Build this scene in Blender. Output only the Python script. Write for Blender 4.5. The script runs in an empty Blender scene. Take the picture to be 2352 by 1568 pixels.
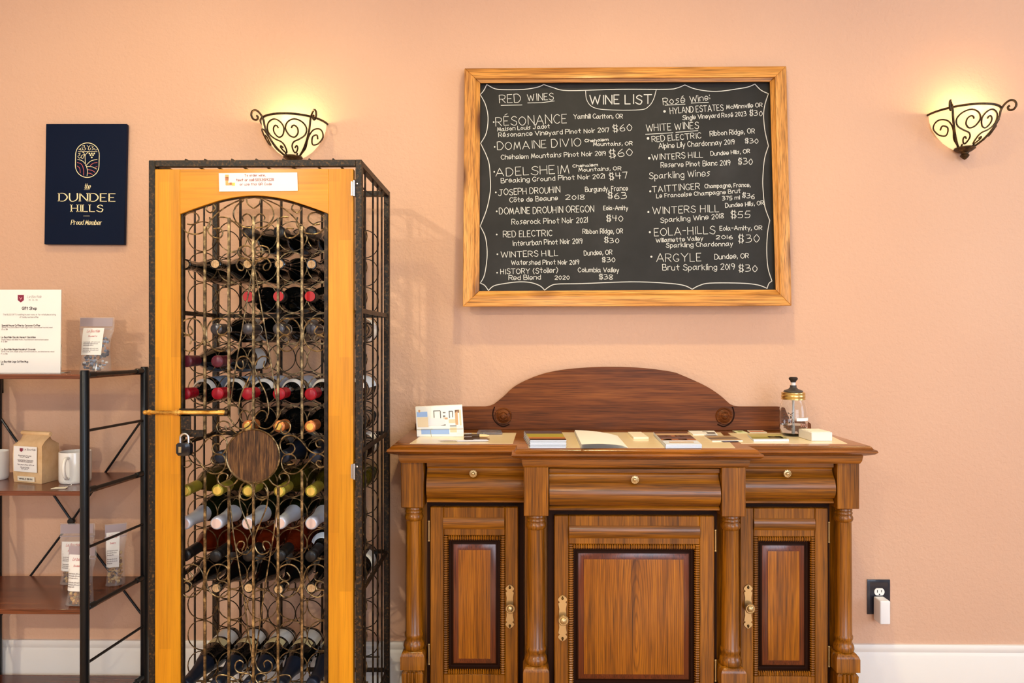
import bpy, bmesh, math, random
from mathutils import Vector, Matrix, Euler
random.seed(7)
R = math.radians
SC = bpy.context.scene
COL = SC.collection

# ------------------------------------------------------------------ camera
H = 1.24; F = 1620.0; W2, H2 = 1176.0, 784.0; YAW = R(0.73)
cam_d = bpy.data.cameras.new('camera'); cam = bpy.data.objects.new('camera', cam_d); COL.objects.link(cam)
cam_d.sensor_width = 36.0; cam_d.lens = F/2352*36.0; cam_d.clip_start = .05
cam.location = (0, 0, H); cam.rotation_euler = (R(90), 0, YAW)
SC.camera = cam
FWD = Vector((-math.sin(YAW), math.cos(YAW), 0)); RGT = Vector((math.cos(YAW), math.sin(YAW), 0))

# ------------------------------------------------------------------ world, light, exposure
SC.view_settings.view_transform = 'Standard'; SC.view_settings.look = 'None'
SC.view_settings.gamma = 1.0; SC.view_settings.use_curve_mapping = False
SC.view_settings.exposure = -0.16
wd = bpy.data.worlds.new('daylight'); SC.world = wd; wd.use_nodes = True
bg = wd.node_tree.nodes['Background']; bg.inputs[0].default_value = (.80, .88, 1.0, 1); bg.inputs[1].default_value = 1.0
YW = 2.314; XL, XR, YF, ZC = -2.9, 4.0, -2.6, 2.95

def area(name, loc, rot, sx, sy, power, col):
    d = bpy.data.lights.new(name, 'AREA'); d.shape = 'RECTANGLE'; d.size = sx; d.size_y = sy
    d.energy = power; d.color = col
    o = bpy.data.objects.new(name, d); COL.objects.link(o); o.location = loc; o.rotation_euler = rot
    return o
DAY = (.70, .84, 1.0)
# daylight through the window of the right wall and the two windows behind the viewer
area('window_daylight_right', (XR+.12, .35, 1.75), (0, R(90), 0), 1.7, 1.7, 70, (.58, .78, 1.0))
area('window_daylight_front', (1.75, YF-.12, 1.55), (R(90), 0, 0), 2.4, 1.7, 106, DAY)
area('window_daylight_front', (-1.6, YF-.12, 1.55), (R(90), 0, 0), 1.2, 1.7, 26, DAY)
# low sun through the right window, lying on the floorboards in front of the furniture
sd = bpy.data.lights.new('sun', 'SUN'); sd.energy = 23; sd.color = (1.0, .96, .88); sd.angle = R(.6)
so = bpy.data.objects.new('sun', sd); COL.objects.link(so); so.location = (6, .6, 3); so.rotation_euler = Vector((-1, -.06, -.37)).to_track_quat('-Z', 'Y').to_euler()
WARM = (1.0, .88, .64)
def can_light(x, y, power, ang=140):
    d = bpy.data.lights.new('ceiling_can_light', 'SPOT'); d.energy = power; d.color = WARM
    d.spot_size = R(ang); d.spot_blend = .8; d.shadow_soft_size = .05
    o = bpy.data.objects.new('ceiling_can_light', d); COL.objects.link(o); o.location = (x, y, ZC-.012)
    return o
CANS = [(.33, 1.25, 108), (-1.1, 1.45, 50), (1.9, 1.5, 20)]
for x, y, p in CANS:
    can_light(x, y, p); COL.objects[-1].data.color = (1.0, .85, .42)
# two added warm fill spots, out of view behind the camera, aimed at this wall
FILL_SPOTS = [(-2.1, -2.3, 220, (-1.2, YW, .7)), (.4, -2.3, 90, (.0, YW, .8))]
for x, y, p, aim in FILL_SPOTS:
    can_light(x, y, p, 62); o = COL.objects[-1]; o.name = 'fill_spot_light'; o.location.z = ZC-.19
    o.rotation_euler = (Vector(aim)-o.location).to_track_quat('-Z', 'Y').to_euler()

# ------------------------------------------------------------------ pixel rays of the photograph -> points of the place
def ray(px, py): return FWD + RGT*((px-W2)/F) + Vector((0, 0, (H2-py)/F))
def P(px, py, Y):
    d = ray(px, py); return Vector((0, 0, H)) + d*(Y/d.y)
def G(px, py, z):
    d = ray(px, py); return Vector((0, 0, H)) + d*((z-H)/d.z)
def X(px, Y): return P(px, 784, Y).x
def Z(px, py, Y): return P(px, py, Y).z

# ------------------------------------------------------------------ mesh builder
class MB:
    def __init__(s): s.v = []; s.f = []; s.m = []
    def add(s, vs, fs, mi=0):
        b = len(s.v); s.v += [Vector(q) for q in vs]
        s.f += [tuple(b+i for i in f) for f in fs]; s.m += [mi]*len(fs)
        return s
    def box(s, x0, x1, y0, y1, z0, z1, mi=0):
        x0, x1 = sorted((x0, x1)); y0, y1 = sorted((y0, y1)); z0, z1 = sorted((z0, z1))
        return s.add([(x0,y0,z0),(x1,y0,z0),(x1,y1,z0),(x0,y1,z0),(x0,y0,z1),(x1,y0,z1),(x1,y1,z1),(x0,y1,z1)],
              [(0,3,2,1),(4,5,6,7),(0,1,5,4),(1,2,6,5),(2,3,7,6),(3,0,4,7)], mi)
    def prism(s, poly, d, mi=0):
        """3-D polygon extruded by vector d"""
        n = len(poly); d = Vector(d); a = [Vector(q) for q in poly]
        return s.add(a+[q+d for q in a], [tuple(range(n))[::-1], tuple(range(n, 2*n))]+[(i, (i+1) % n, n+(i+1) % n, n+i) for i in range(n)], mi)
    def loft(s, loops, cap=True, mi=0, closed=True):
        n = len(loops[0]); vs = [q for l in loops for q in l]; fs = []
        for k in range(len(loops)-1):
            for i in range(n if closed else n-1):
                j = (i+1) % n; fs.append((k*n+i, k*n+j, (k+1)*n+j, (k+1)*n+i))
        if cap: fs += [tuple(range(n))[::-1], tuple(range((len(loops)-1)*n, len(loops)*n))]
        return s.add(vs, fs, mi)
    def tube(s, pts, r, seg=6, closed=False, mi=0, cap=True):
        pts = [Vector(p) for p in pts]; n = len(pts)
        if n < 2: return s
        rr = r if isinstance(r, (list, tuple)) else [r]*n
        loops = []; prev = None
        for i in range(n):
            if closed: t = pts[(i+1) % n]-pts[i-1]
            else: t = pts[min(i+1, n-1)]-pts[max(i-1, 0)]
            if t.length < 1e-9: t = Vector((0, 0, 1))
            t.normalize()
            if prev is None:
                a = Vector((0, 1, 0)) if abs(t.y) < .9 else Vector((1, 0, 0))
                u = (a - t*a.dot(t)).normalized()
            else:
                u = prev - t*prev.dot(t)
                u = u.normalized() if u.length > 1e-6 else t.orthogonal().normalized()
            prev = u; w = t.cross(u)
            loops.append([pts[i]+(u*math.cos(2*math.pi*k/seg)+w*math.sin(2*math.pi*k/seg))*rr[i] for k in range(seg)])
        if closed: loops.append(loops[0])
        return s.loft(loops, cap=(cap and not closed), mi=mi)
    def bar(s, a, b, hw, hd=None, mi=0):
        """square bar between two points"""
        a, b = Vector(a), Vector(b); hd = hd or hw; t = (b-a).normalized()
        q = Vector((0, 1, 0)) if abs(t.y) < .9 else Vector((1, 0, 0))
        u = (q-t*q.dot(t)).normalized(); w = t.cross(u)
        c = [(-1,-1),(1,-1),(1,1),(-1,1)]
        return s.loft([[p+u*(i*hd)+w*(j*hw) for i, j in c] for p in (a, b)], mi=mi)
    def lathe(s, prof, c=(0,0,0), axis='z', seg=24, a0=0, a1=360, mi=0, sy=1.0):
        """prof: (r, h) along axis. axis '-y': h runs towards the viewer"""
        c = Vector(c); full = abs(a1-a0) >= 359.9; n = seg if full else seg+1; loops = []
        for r, h in prof:
            L = []
            for k in range(n):
                t = R(a0+(a1-a0)*k/seg); x, y = r*math.cos(t), r*math.sin(t)*sy
                L.append(c+(Vector((x, y, h)) if axis == 'z' else Vector((x, -h, y)) if axis == '-y' else Vector((x, h, y))))
            loops.append(L)
        b = len(s.v); s.loft(loops, cap=False, mi=mi, closed=full)
        if full:
            for i, (r, h) in ((0, prof[0]), (len(loops)-1, prof[-1])):
                if r > 1e-6: s.f.append(tuple(b+i*n+k for k in (range(n) if i else range(n-1, -1, -1)))); s.m.append(mi)
        return s
    def sphere(s, c, r, seg=12, mi=0, sx=1, sy=1, sz=1):
        prof = [(math.sin(math.pi*i/8)*1.0, -math.cos(math.pi*i/8)) for i in range(9)]
        c = Vector(c); loops = []
        for q, h in prof: loops.append([c+Vector((q*r*sx*math.cos(2*math.pi*k/seg), q*r*sy*math.sin(2*math.pi*k/seg), h*r*sz)) for k in range(seg)])
        return s.loft(loops, cap=False, mi=mi)
    def quad(s, a, b, c, d, mi=0): return s.add([a, b, c, d], [(0, 1, 2, 3)], mi)
    def ribbon(s, pts2, mp, w, t=None, mi=0, off=0.0):
        """2-D polyline drawn with a nib: w = width of upright strokes, t = of level strokes"""
        t = t or w; n = len(pts2)
        if n < 2: return s
        for i in range(1, n-1):          # break at sharp corners so the line keeps its weight
            ax, ay = pts2[i][0]-pts2[i-1][0], pts2[i][1]-pts2[i-1][1]; bx, by = pts2[i+1][0]-pts2[i][0], pts2[i+1][1]-pts2[i][1]
            if ax*bx+ay*by < .45*math.hypot(ax, ay)*math.hypot(bx, by):
                s.ribbon(pts2[:i+1], mp, w, t, mi); return s.ribbon(pts2[i:], mp, w, t, mi)
        vs = []
        for i in range(n):
            a = pts2[max(i-1, 0)]; b = pts2[min(i+1, n-1)]
            dx, dy = b[0]-a[0], b[1]-a[1]; l = math.hypot(dx, dy) or 1e-9
            nx, ny = -dy/l, dx/l; hw = .5*math.sqrt((w*nx)**2+(t*ny)**2)
            ex = ey = 0
            if i == 0: ex, ey = -dx/l*hw*.6, -dy/l*hw*.6
            if i == n-1: ex, ey = dx/l*hw*.6, dy/l*hw*.6
            q = pts2[i]; vs += [mp(q[0]+nx*hw+ex, q[1]+ny*hw+ey), mp(q[0]-nx*hw+ex, q[1]-ny*hw+ey)]
        return s.add(vs, [(2*i, 2*i+1, 2*i+3, 2*i+2) for i in range(n-1)], mi)

def cr(pts, n=6, closed=False):
    """smooth curve through points"""
    m = len(pts)
    if m < 3: return [Vector(p) for p in pts]
    p = [Vector(q) for q in pts]; out = []
    for i in range(m if closed else m-1):
        if closed: a, b, c, d = p[i-1], p[i], p[(i+1) % m], p[(i+2) % m]
        else: a, b, c, d = p[max(i-1, 0)], p[i], p[i+1], p[min(i+2, m-1)]
        for k in range(n):
            t = k/n; out.append(.5*((2*b)+(c-a)*t+(2*a-5*b+4*c-d)*t*t+(3*b-a-3*c+d)*t**3))
    if not closed: out.append(p[-1])
    return out
def spiral(cx, cy, r0, r1, a0, turns, n=24):
    m = max(6, int(abs(turns)*n))
    return [(cx+(r0+(r1-r0)*i/m)*math.cos(R(a0)+turns*2*math.pi*i/m), cy+(r0+(r1-r0)*i/m)*math.sin(R(a0)+turns*2*math.pi*i/m)) for i in range(m+1)]

# ------------------------------------------------------------------ objects
INV = {}; ROOT = {}
def tag(o, label=None, cat=None, group=None, kind=None):
    if label: o['label'] = label
    if cat: o['category'] = cat
    if group: o['group'] = group
    if kind: o['kind'] = kind
def thing(name, label, cat, loc=(0,0,0), group=None, rot=(0,0,0)):
    o = bpy.data.objects.new(name, None); COL.objects.link(o); o.empty_display_size = .05
    o.location = loc; o.rotation_euler = rot
    INV[o] = (Matrix.Translation(Vector(loc)) @ Euler(rot).to_matrix().to_4x4()).inverted(); ROOT[o] = o
    tag(o, label, cat, group); return o
def mesh(name, mb, mats, inv=None, bevel=0.0, seg=1, smooth=38):
    me = bpy.data.meshes.new(name)
    vs = [inv @ v for v in mb.v] if inv else mb.v
    me.from_pydata([tuple(v) for v in vs], [], mb.f)
    mats = mats if isinstance(mats, (list, tuple)) else [mats]
    for m in mats: me.materials.append(m)
    me.polygons.foreach_set('material_index', mb.m)
    bm = bmesh.new(); bm.from_mesh(me)
    bmesh.ops.recalc_face_normals(bm, faces=bm.faces)
    if bevel:
        es = [e for e in bm.edges if len(e.link_faces) == 2 and e.calc_face_angle(0) > R(40)]
        if es: bmesh.ops.bevel(bm, geom=es, offset=bevel, segments=seg, profile=.6, affect='EDGES', clamp_overlap=True)
    bm.to_mesh(me); bm.free()
    me.shade_smooth(); me.set_sharp_from_angle(angle=R(smooth))
    return me
def part(name, mb, mats, parent, bevel=0.0, seg=1, label=None, smooth=38, kind=None):
    rt = ROOT[parent]
    o = bpy.data.objects.new(name, mesh(name, mb, mats, INV[rt], bevel, seg, smooth)); COL.objects.link(o)
    o.parent = parent; ROOT[o] = rt; tag(o, label, kind=kind); return o
def solo(name, mb, mats, label, cat, loc=None, group=None, bevel=0.0, seg=1, smooth=38):
    loc = Vector(loc) if loc is not None else Vector((sum(v.x for v in mb.v)/len(mb.v), sum(v.y for v in mb.v)/len(mb.v), min(v.z for v in mb.v)))
    inv = Matrix.Translation(-loc)
    o = bpy.data.objects.new(name, mesh(name, mb, mats, inv, bevel, seg, smooth)); COL.objects.link(o)
    o.location = loc; INV[o] = inv; ROOT[o] = o; tag(o, label, cat, group); return o
def struct(name, mb, mats, bevel=0.0):
    o = bpy.data.objects.new(name, mesh(name, mb, mats, None, bevel)); COL.objects.link(o); o['kind'] = 'structure'
    INV[o] = Matrix.Identity(4); ROOT[o] = o; return o
def copy_tree(root):
    c = root.copy(); COL.objects.link(c)
    for ch in [q for q in root.children]:
        d = ch.copy(); COL.objects.link(d); d.parent = c
        for g in ch.children:
            e = g.copy(); COL.objects.link(e); e.parent = d
    return c

# ------------------------------------------------------------------ materials
def lin(c):
    return tuple((q/255/12.92 if q/255 <= .04045 else ((q/255+.055)/1.055)**2.4) for q in c)+(1,)
MC = {}
def _new(name):
    m = bpy.data.materials.new(name); m.use_nodes = True
    return m, m.node_tree.nodes, m.node_tree.links, m.node_tree.nodes['Principled BSDF']
def flat(name, rgb, rough=.5, metal=0.0, coat=0.0, spec=.5, trans=0.0, ior=1.45, alpha=1.0):
    if name in MC: return MC[name]
    m, N, L, b = _new(name); b.inputs['Base Color'].default_value = lin(rgb)
    b.inputs['Roughness'].default_value = rough; b.inputs['Metallic'].default_value = metal
    b.inputs['Coat Weight'].default_value = coat; b.inputs['Specular IOR Level'].default_value = spec
    b.inputs['Transmission Weight'].default_value = trans; b.inputs['IOR'].default_value = ior; b.inputs['Alpha'].default_value = alpha
    MC[name] = m; return m
def ramp(N, stops):
    r = N.new('ShaderNodeValToRGB'); e = r.color_ramp.elements
    e[0].position, e[0].color = stops[0][0], lin(stops[0][1]); e[1].position, e[1].color = stops[-1][0], lin(stops[-1][1])
    for p, c in stops[1:-1]:
        q = e.new(p); q.color = lin(c)
    return r
def noise(N, L, vec, scale, detail=4, rough=.55, dist=0.0):
    n = N.new('ShaderNodeTexNoise'); n.inputs['Scale'].default_value = scale; n.inputs['Detail'].default_value = detail
    n.inputs['Roughness'].default_value = rough; n.inputs['Distortion'].default_value = dist
    L.new(vec, n.inputs['Vector']); return n
def coords(N, L, scale=(1,1,1), loc=(0,0,0)):
    t = N.new('ShaderNodeTexCoord'); mp = N.new('ShaderNodeMapping')
    mp.inputs['Scale'].default_value = scale; mp.inputs['Location'].default_value = loc
    L.new(t.outputs['Object'], mp.inputs['Vector']); return mp.outputs['Vector']
def bump(N, L, b, h, dist, strength=1.0):
    q = N.new('ShaderNodeBump'); q.inputs['Distance'].default_value = dist; q.inputs['Strength'].default_value = strength
    L.new(h, q.inputs['Height']); L.new(q.outputs['Normal'], b.inputs['Normal'])
def wood(name, grain, dark, mid, light, rough=.35, coat=.3, scale=1.0, knots=False, lam=False, seed=0, contrast=1.0, pores=.5):
    """grain: axis ('x','y','z') the fibres run along"""
    if name in MC: return MC[name]
    m, N, L, b = _new(name)
    st = {'x': (1.3, 26, 26), 'y': (26, 1.3, 26), 'z': (26, 26, 1.3)}[grain]
    v = coords(N, L, tuple(q*scale for q in st), (seed*3.1, seed*1.7, seed*2.3))
    n1 = noise(N, L, v, 1.0, 5, .6, .8)
    st2 = {'x': (5, 170, 170), 'y': (170, 5, 170), 'z': (170, 170, 5)}[grain]
    n2 = noise(N, L, coords(N, L, tuple(q*scale for q in st2)), 1.0, 3, .6, .3)
    mx = N.new('ShaderNodeMix'); mx.data_type = 'FLOAT'; mx.inputs[0].default_value = .42
    L.new(n1.outputs['Fac'], mx.inputs[2]); L.new(n2.outputs['Fac'], mx.inputs[3])
    r = ramp(N, [(.5-.17*contrast, dark), (.5, mid), (.5+.17*contrast, light)]); L.new(mx.outputs[0], r.inputs['Fac'])
    col = r.outputs['Color']
    st3 = {'x': (9, 420, 420), 'y': (420, 9, 420), 'z': (420, 420, 9)}[grain]      # fine pores
    n3 = noise(N, L, coords(N, L, st3, (seed, seed, seed)), 1.0, 2, .5); pr = N.new('ShaderNodeMapRange')
    pr.inputs[1].default_value = .50; pr.inputs[2].default_value = .66; pr.inputs[3].default_value = 1.0; pr.inputs[4].default_value = 1-pores
    L.new(n3.outputs['Fac'], pr.inputs[0]); pm = N.new('ShaderNodeMix'); pm.data_type = 'RGBA'; pm.blend_type = 'MULTIPLY'; pm.inputs[0].default_value = 1
    L.new(col, pm.inputs[6]); L.new(pr.outputs[0], pm.inputs[7]); col = pm.outputs[2]
    if knots:
        vo = N.new('ShaderNodeTexVoronoi'); vo.inputs['Scale'].default_value = 1.0; vo.feature = 'F1'
        ks = {'x': (4.0, 13, 13), 'z': (13, 13, 4.0), 'y': (13, 4, 13)}[grain]
        L.new(coords(N, L, ks, (seed, .3, .55+seed)), vo.inputs['Vector'])
        kr = N.new('ShaderNodeMapRange'); kr.inputs[1].default_value = .10; kr.inputs[2].default_value = .30; kr.inputs[3].default_value = 1; kr.inputs[4].default_value = 0
        L.new(vo.outputs['Distance'], kr.inputs[0])
        k2 = N.new('ShaderNodeMix'); k2.data_type = 'RGBA'; k2.blend_type = 'MIX'; k2.inputs[7].default_value = lin((96, 52, 20))
        L.new(kr.outputs[0], k2.inputs[0]); L.new(col, k2.inputs[6]); col = k2.outputs[2]
    if lam:
        br = N.new('ShaderNodeTexBrick'); br.inputs['Mortar Size'].default_value = 0; br.inputs['Scale'].default_value = 1.0
        br.inputs['Color1'].default_value = (.86, .84, .80, 1); br.inputs['Color2'].default_value = (1.1, 1.08, 1.05, 1)
        br.inputs['Brick Width'].default_value = .30; br.inputs['Row Height'].default_value = .031
        sp = N.new('ShaderNodeSeparateXYZ'); cb = N.new('ShaderNodeCombineXYZ'); L.new(coords(N, L), sp.inputs[0])
        if grain == 'z': L.new(sp.outputs['Z'], cb.inputs['X']); L.new(sp.outputs['X'], cb.inputs['Y'])
        else: L.new(sp.outputs['X'], cb.inputs['X']); L.new(sp.outputs['Z'], cb.inputs['Y'])
        L.new(cb.outputs[0], br.inputs['Vector'])
        k3 = N.new('ShaderNodeMix'); k3.data_type = 'RGBA'; k3.blend_type = 'MULTIPLY'; k3.inputs[0].default_value = 1
        L.new(col, k3.inputs[6]); L.new(br.outputs['Color'], k3.inputs[7]); col = k3.outputs[2]
    L.new(col, b.inputs['Base Color'])
    b.inputs['Roughness'].default_value = rough; b.inputs['Coat Weight'].default_value = coat; b.inputs['Coat Roughness'].default_value = .18; b.inputs['Specular IOR Level'].default_value = .35
    bump(N, L, b, n2.outputs['Fac'], .0006, .35)
    MC[name] = m; return m
def cathedral(m, centre):
    """nested arched growth rings over an upright board"""
    N, L = m.node_tree.nodes, m.node_tree.links; b = N['Principled BSDF']; src = b.inputs['Base Color'].links[0].from_socket
    w = N.new('ShaderNodeTexWave'); w.wave_type = 'RINGS'; w.rings_direction = 'SPHERICAL'; w.inputs['Scale'].default_value = 2.6
    w.inputs['Distortion'].default_value = 1.6; w.inputs['Detail'].default_value = 3; w.inputs['Detail Scale'].default_value = 1.3
    c = Vector(centre); sc = (21, .01, 2.4)
    L.new(coords(N, L, sc, tuple(-c[i]*sc[i] for i in range(3))), w.inputs['Vector'])
    r = N.new('ShaderNodeMapRange'); r.inputs[1].default_value = 0; r.inputs[2].default_value = .35; r.inputs[3].default_value = .55; r.inputs[4].default_value = 1
    L.new(w.outputs['Fac'], r.inputs[0]); k = N.new('ShaderNodeMix'); k.data_type = 'RGBA'; k.blend_type = 'MULTIPLY'; k.inputs[0].default_value = .8
    L.new(src, k.inputs[6]); L.new(r.outputs[0], k.inputs[7]); L.new(k.outputs[2], b.inputs['Base Color'])
def mottled(name, stops, scale, rough=.5, metal=0.0, detail=5, bump_d=0.0, stretch=(1,1,1), coat=0.0):
    if name in MC: return MC[name]
    m, N, L, b = _new(name); n = noise(N, L, coords(N, L, stretch), scale, detail, .65)
    r = ramp(N, stops); L.new(n.outputs['Fac'], r.inputs['Fac']); L.new(r.outputs['Color'], b.inputs['Base Color'])
    b.inputs['Roughness'].default_value = rough; b.inputs['Metallic'].default_value = metal; b.inputs['Coat Weight'].default_value = coat
    if bump_d: bump(N, L, b, n.outputs['Fac'], bump_d)
    MC[name] = m; return m

def plaster():
    m, N, L, b = _new('peach_plaster')
    v = coords(N, L); n = noise(N, L, v, 85, 4, .55, .4); n2 = noise(N, L, v, 1.1, 2)
    r = ramp(N, [(.35, (211, 168, 142)), (.65, (216, 174, 148))]); L.new(n2.outputs['Fac'], r.inputs['Fac'])
    L.new(r.outputs['Color'], b.inputs['Base Color']); b.inputs['Roughness'].default_value = .62; b.inputs['Specular IOR Level'].default_value = .25
    bump(N, L, b, n.outputs['Fac'], .0035, .55); return m
PLASTER = plaster()
CREAM_WALL = flat('cream_wall_paint', (232, 222, 208), .7)
WHITE_TRIM = flat('white_trim_paint', (232, 226, 222), .4)
IRON = mottled('gold_rubbed_black_iron', [(.42, (16, 12, 9)), (.54, (40, 27, 15)), (.64, (88, 60, 27)), (.8, (150, 108, 50))], 150, .45, .3, 9, .0003)
IRON_ROD = mottled('gold_rubbed_iron_rod', [(.34, (38, 30, 22)), (.5, (104, 84, 56)), (.68, (180, 154, 110))], 60, .32, .7, 4)
IRON_DARK = mottled('dark_bronze_iron', [(.35, (22, 17, 14)), (.6, (58, 42, 26)), (.75, (110, 84, 50))], 60, .42, .6, 4)
BRASS_ROD = mottled('worn_brass', [(.36, (96, 60, 22)), (.5, (196, 142, 56)), (.66, (240, 198, 108))], 45, .3, .6, 4, 0, (.5, 1, 1))
MEDAL = mottled('brushed_bronze_disc', [(.33, (40, 26, 18)), (.5, (84, 56, 34)), (.68, (132, 94, 54))], 60, .45, .5, 5, 0, (5, 1, .35))
HONEY_Z = wood('honey_wood_upright', 'z', (188, 116, 8), (208, 138, 14), (224, 154, 24), .4, .1, .8, lam=True, contrast=1.5, pores=.12)
HONEY_X = wood('honey_wood_level', 'x', (188, 116, 8), (208, 138, 14), (224, 154, 24), .4, .1, .8, lam=True, contrast=1.5, pores=.12)
PINE_X = wood('knotty_pine_level', 'x', (136, 76, 26), (208, 142, 66), (232, 172, 96), .5, .1, .9, knots=True, seed=1)
PINE_Z = wood('knotty_pine_upright', 'z', (136, 76, 26), (208, 142, 66), (232, 172, 96), .5, .1, .9, knots=True, seed=2)
OAK_Z = wood('brown_oak_upright', 'z', (74, 38, 2), (134, 78, 5), (172, 106, 14), .32, .22, 1.0)
OAK_X = wood('brown_oak_level', 'x', (74, 38, 2), (134, 78, 5), (172, 106, 14), .32, .22, 1.0)
OAK_PANEL = wood('oak_panel', 'z', (86, 44, 2), (150, 85, 7), (182, 110, 16), .32, .2, .9, seed=4)
OAK_CATHEDRAL = wood('oak_panel_arched_grain', 'z', (86, 44, 2), (150, 85, 7), (182, 110, 16), .32, .2, .9, seed=8)
OAK_TOP = wood('oak_top', 'x', (78, 38, 6), (136, 76, 12), (170, 102, 24), .2, .5, 1.0, seed=3)
OAK_BACK = wood('reddish_oak_backboard', 'x', (66, 32, 10), (112, 58, 22), (138, 78, 34), .5, .04, .9, seed=5)
OAK_BACK.node_tree.nodes['Principled BSDF'].inputs['Specular IOR Level'].default_value = .2
OAK_RED = wood('oak_bevel_reflection_red', 'z', (70, 26, 6), (98, 40, 10), (116, 52, 16), .28, .45, 1.0)  # bevel redness from reflection and cross grain, painted into the colour
OAK_SHADE = flat('recess_shade_wood', (40, 17, 6), .6, spec=.15)  # dark tone paints recess shade into the sideboard's gaps and channels
INLAY = wood('pale_inlay', 'x', (246, 224, 180), (250, 230, 190), (253, 236, 202), .22, .25, .5, contrast=1.6, pores=.05)
WALNUT = wood('walnut_shelf', 'x', (78, 38, 20), (112, 58, 34), (136, 78, 48), .25, .35, .6, seed=6)
BLACK_STEEL = flat('black_steel_tube', (26, 28, 32), .32, .3)
BLACK_RUB = flat('black_plastic', (18, 18, 20), .4)
BRASS = flat('antique_brass', (196, 170, 124), .3, .75)
BRASS_DK = flat('dark_brass', (92, 72, 42), .4, 1.0)
STEEL = flat('bright_steel', (200, 200, 202), .25, 1.0)
WHITE = flat('white_paper', (244, 241, 238), .55)
CREAM = flat('cream_paper', (240, 230, 210), .55)
INK = flat('dark_grey_ink', (70, 58, 58), .6)
INK_L = flat('grey_ink', (150, 138, 138), .6)
MAROON = flat('maroon_ink', (132, 32, 62), .5)
CHALK = flat('chalk', (204, 203, 200), .9)
GOLD_PRINT = flat('pale_gold_print', (238, 222, 176), .5)
NAVY = flat('navy_board', (6, 19, 44), .4, 0, 0, .12)
# ------------------------------------------------------------------ the setting
b = MB()
b.box(XL-.1, XR+.1, YW, YW+.12, 0, ZC); struct('wall_back', b, PLASTER)
b = MB(); b.box(XL-.12, XL, YF-.1, YW, 0, ZC); struct('wall_left', b, CREAM_WALL)
b = MB()   # right wall with its window opening
for y0, y1, z0, z1 in ((YF-.1, -.5, 0, ZC), (1.2, YW, 0, ZC), (-.5, 1.2, 0, .7), (-.5, 1.2, 2.4, ZC)): b.box(XR, XR+.1, y0, y1, z0, z1)
struct('wall_right', b, CREAM_WALL)
b = MB()
for x0, x1, z0, z1 in ((XL-.1, -2.2, 0, ZC), (-1.0, .55, 0, ZC), (2.95, XR+.1, 0, ZC), (-2.2, -1.0, 0, .7), (-2.2, -1.0, 2.4, ZC), (.55, 2.95, 0, .7), (.55, 2.95, 2.4, ZC)):
    b.box(x0, x1, YF-.1, YF, z0, z1)
struct('wall_front', b, CREAM_WALL)
FLOOR = wood('plank_floor', 'x', (168, 128, 92), (196, 156, 116), (214, 178, 136), .4, .1, .5, seed=9)
b = MB(); b.box(XL-.12, XR+.1, YF-.1, YW+.12, -.1, 0); struct('floor', b, FLOOR)
b = MB(); b.box(XL-.12, XR+.1, YF-.1, YW+.12, ZC, ZC+.1); struct('ceiling', b, flat('ceiling_paint', (240, 232, 222), .7))
def window(n, c, along):
    c = Vector(c); w, h, t = (1.7, 2.4, 1.2)[n-1]/2, .85, .045; b = MB()
    for u0, u1, v0, v1 in ((-w, -w+t, -h, h), (w-t, w, -h, h), (-w, w, -h, -h+t), (-w, w, h-t, h), (-.02, .02, -h, h), (-w, w, -.02, .02)):
        if along == 'y': b.box(c.x+.02, c.x+.07, c.y+u0, c.y+u1, c.z+v0, c.z+v1)
        else: b.box(c.x+u0, c.x+u1, c.y-.07, c.y-.02, c.z+v0, c.z+v1)
    struct('window_%d' % n, b, WHITE_TRIM)
window(1, (XR, .35, 1.55), 'y'); window(2, (1.75, YF, 1.55), 'x'); window(3, (-1.6, YF, 1.55), 'x')
b = MB()   # tall baseboard with a stepped top
zb = Z(1975, 1482, YW-.016)
prof = [(YW, 0), (YW-.016, 0), (YW-.016, zb-.035), (YW-.013, zb-.030), (YW-.010, zb-.024), (YW-.013, zb-.016), (YW-.013, zb-.006), (YW-.009, zb), (YW, zb)]
b.prism([(XL, y, z) for y, z in prof], (XR-XL, 0, 0)); struct('baseboard_back', b, WHITE_TRIM)
for x, y, p in CANS:
    b = MB(); b.lathe([(.085, 0), (.085, -.008), (.07, -.01), (.062, -.002), (.06, 0)], (x, y, ZC), 'z', 28)
    solo('ceiling_can_light_trim', b, WHITE_TRIM, 'round white ceiling light trim ring overhead', 'ceiling light', (x, y, ZC), 'recessed ceiling lights')

for x, y, p, aim in FILL_SPOTS:  # unseen fixtures made up to carry the fill spots
    t = thing('fill_spot', 'added fill spotlight, out of view on the ceiling at the far end of the room', 'ceiling light', (x, y, ZC), 'added fill spotlights')
    b = MB(); b.lathe([(.035, 0), (.035, -.02), (.008, -.022), (.008, -.10), (0, -.10)], (x, y, ZC), 'z', 20); part('stem', b, WHITE_TRIM, t)
    dv = (Vector(aim)-Vector((x, y, ZC-.19))).normalized(); c = Vector((x, y, ZC-.13)); b = MB()
    b.tube([c-dv*.12, c-dv*.02, c+dv*.0], [.03, .045, .045], 20); part('lamp_head', b, WHITE_TRIM, t)
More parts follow.
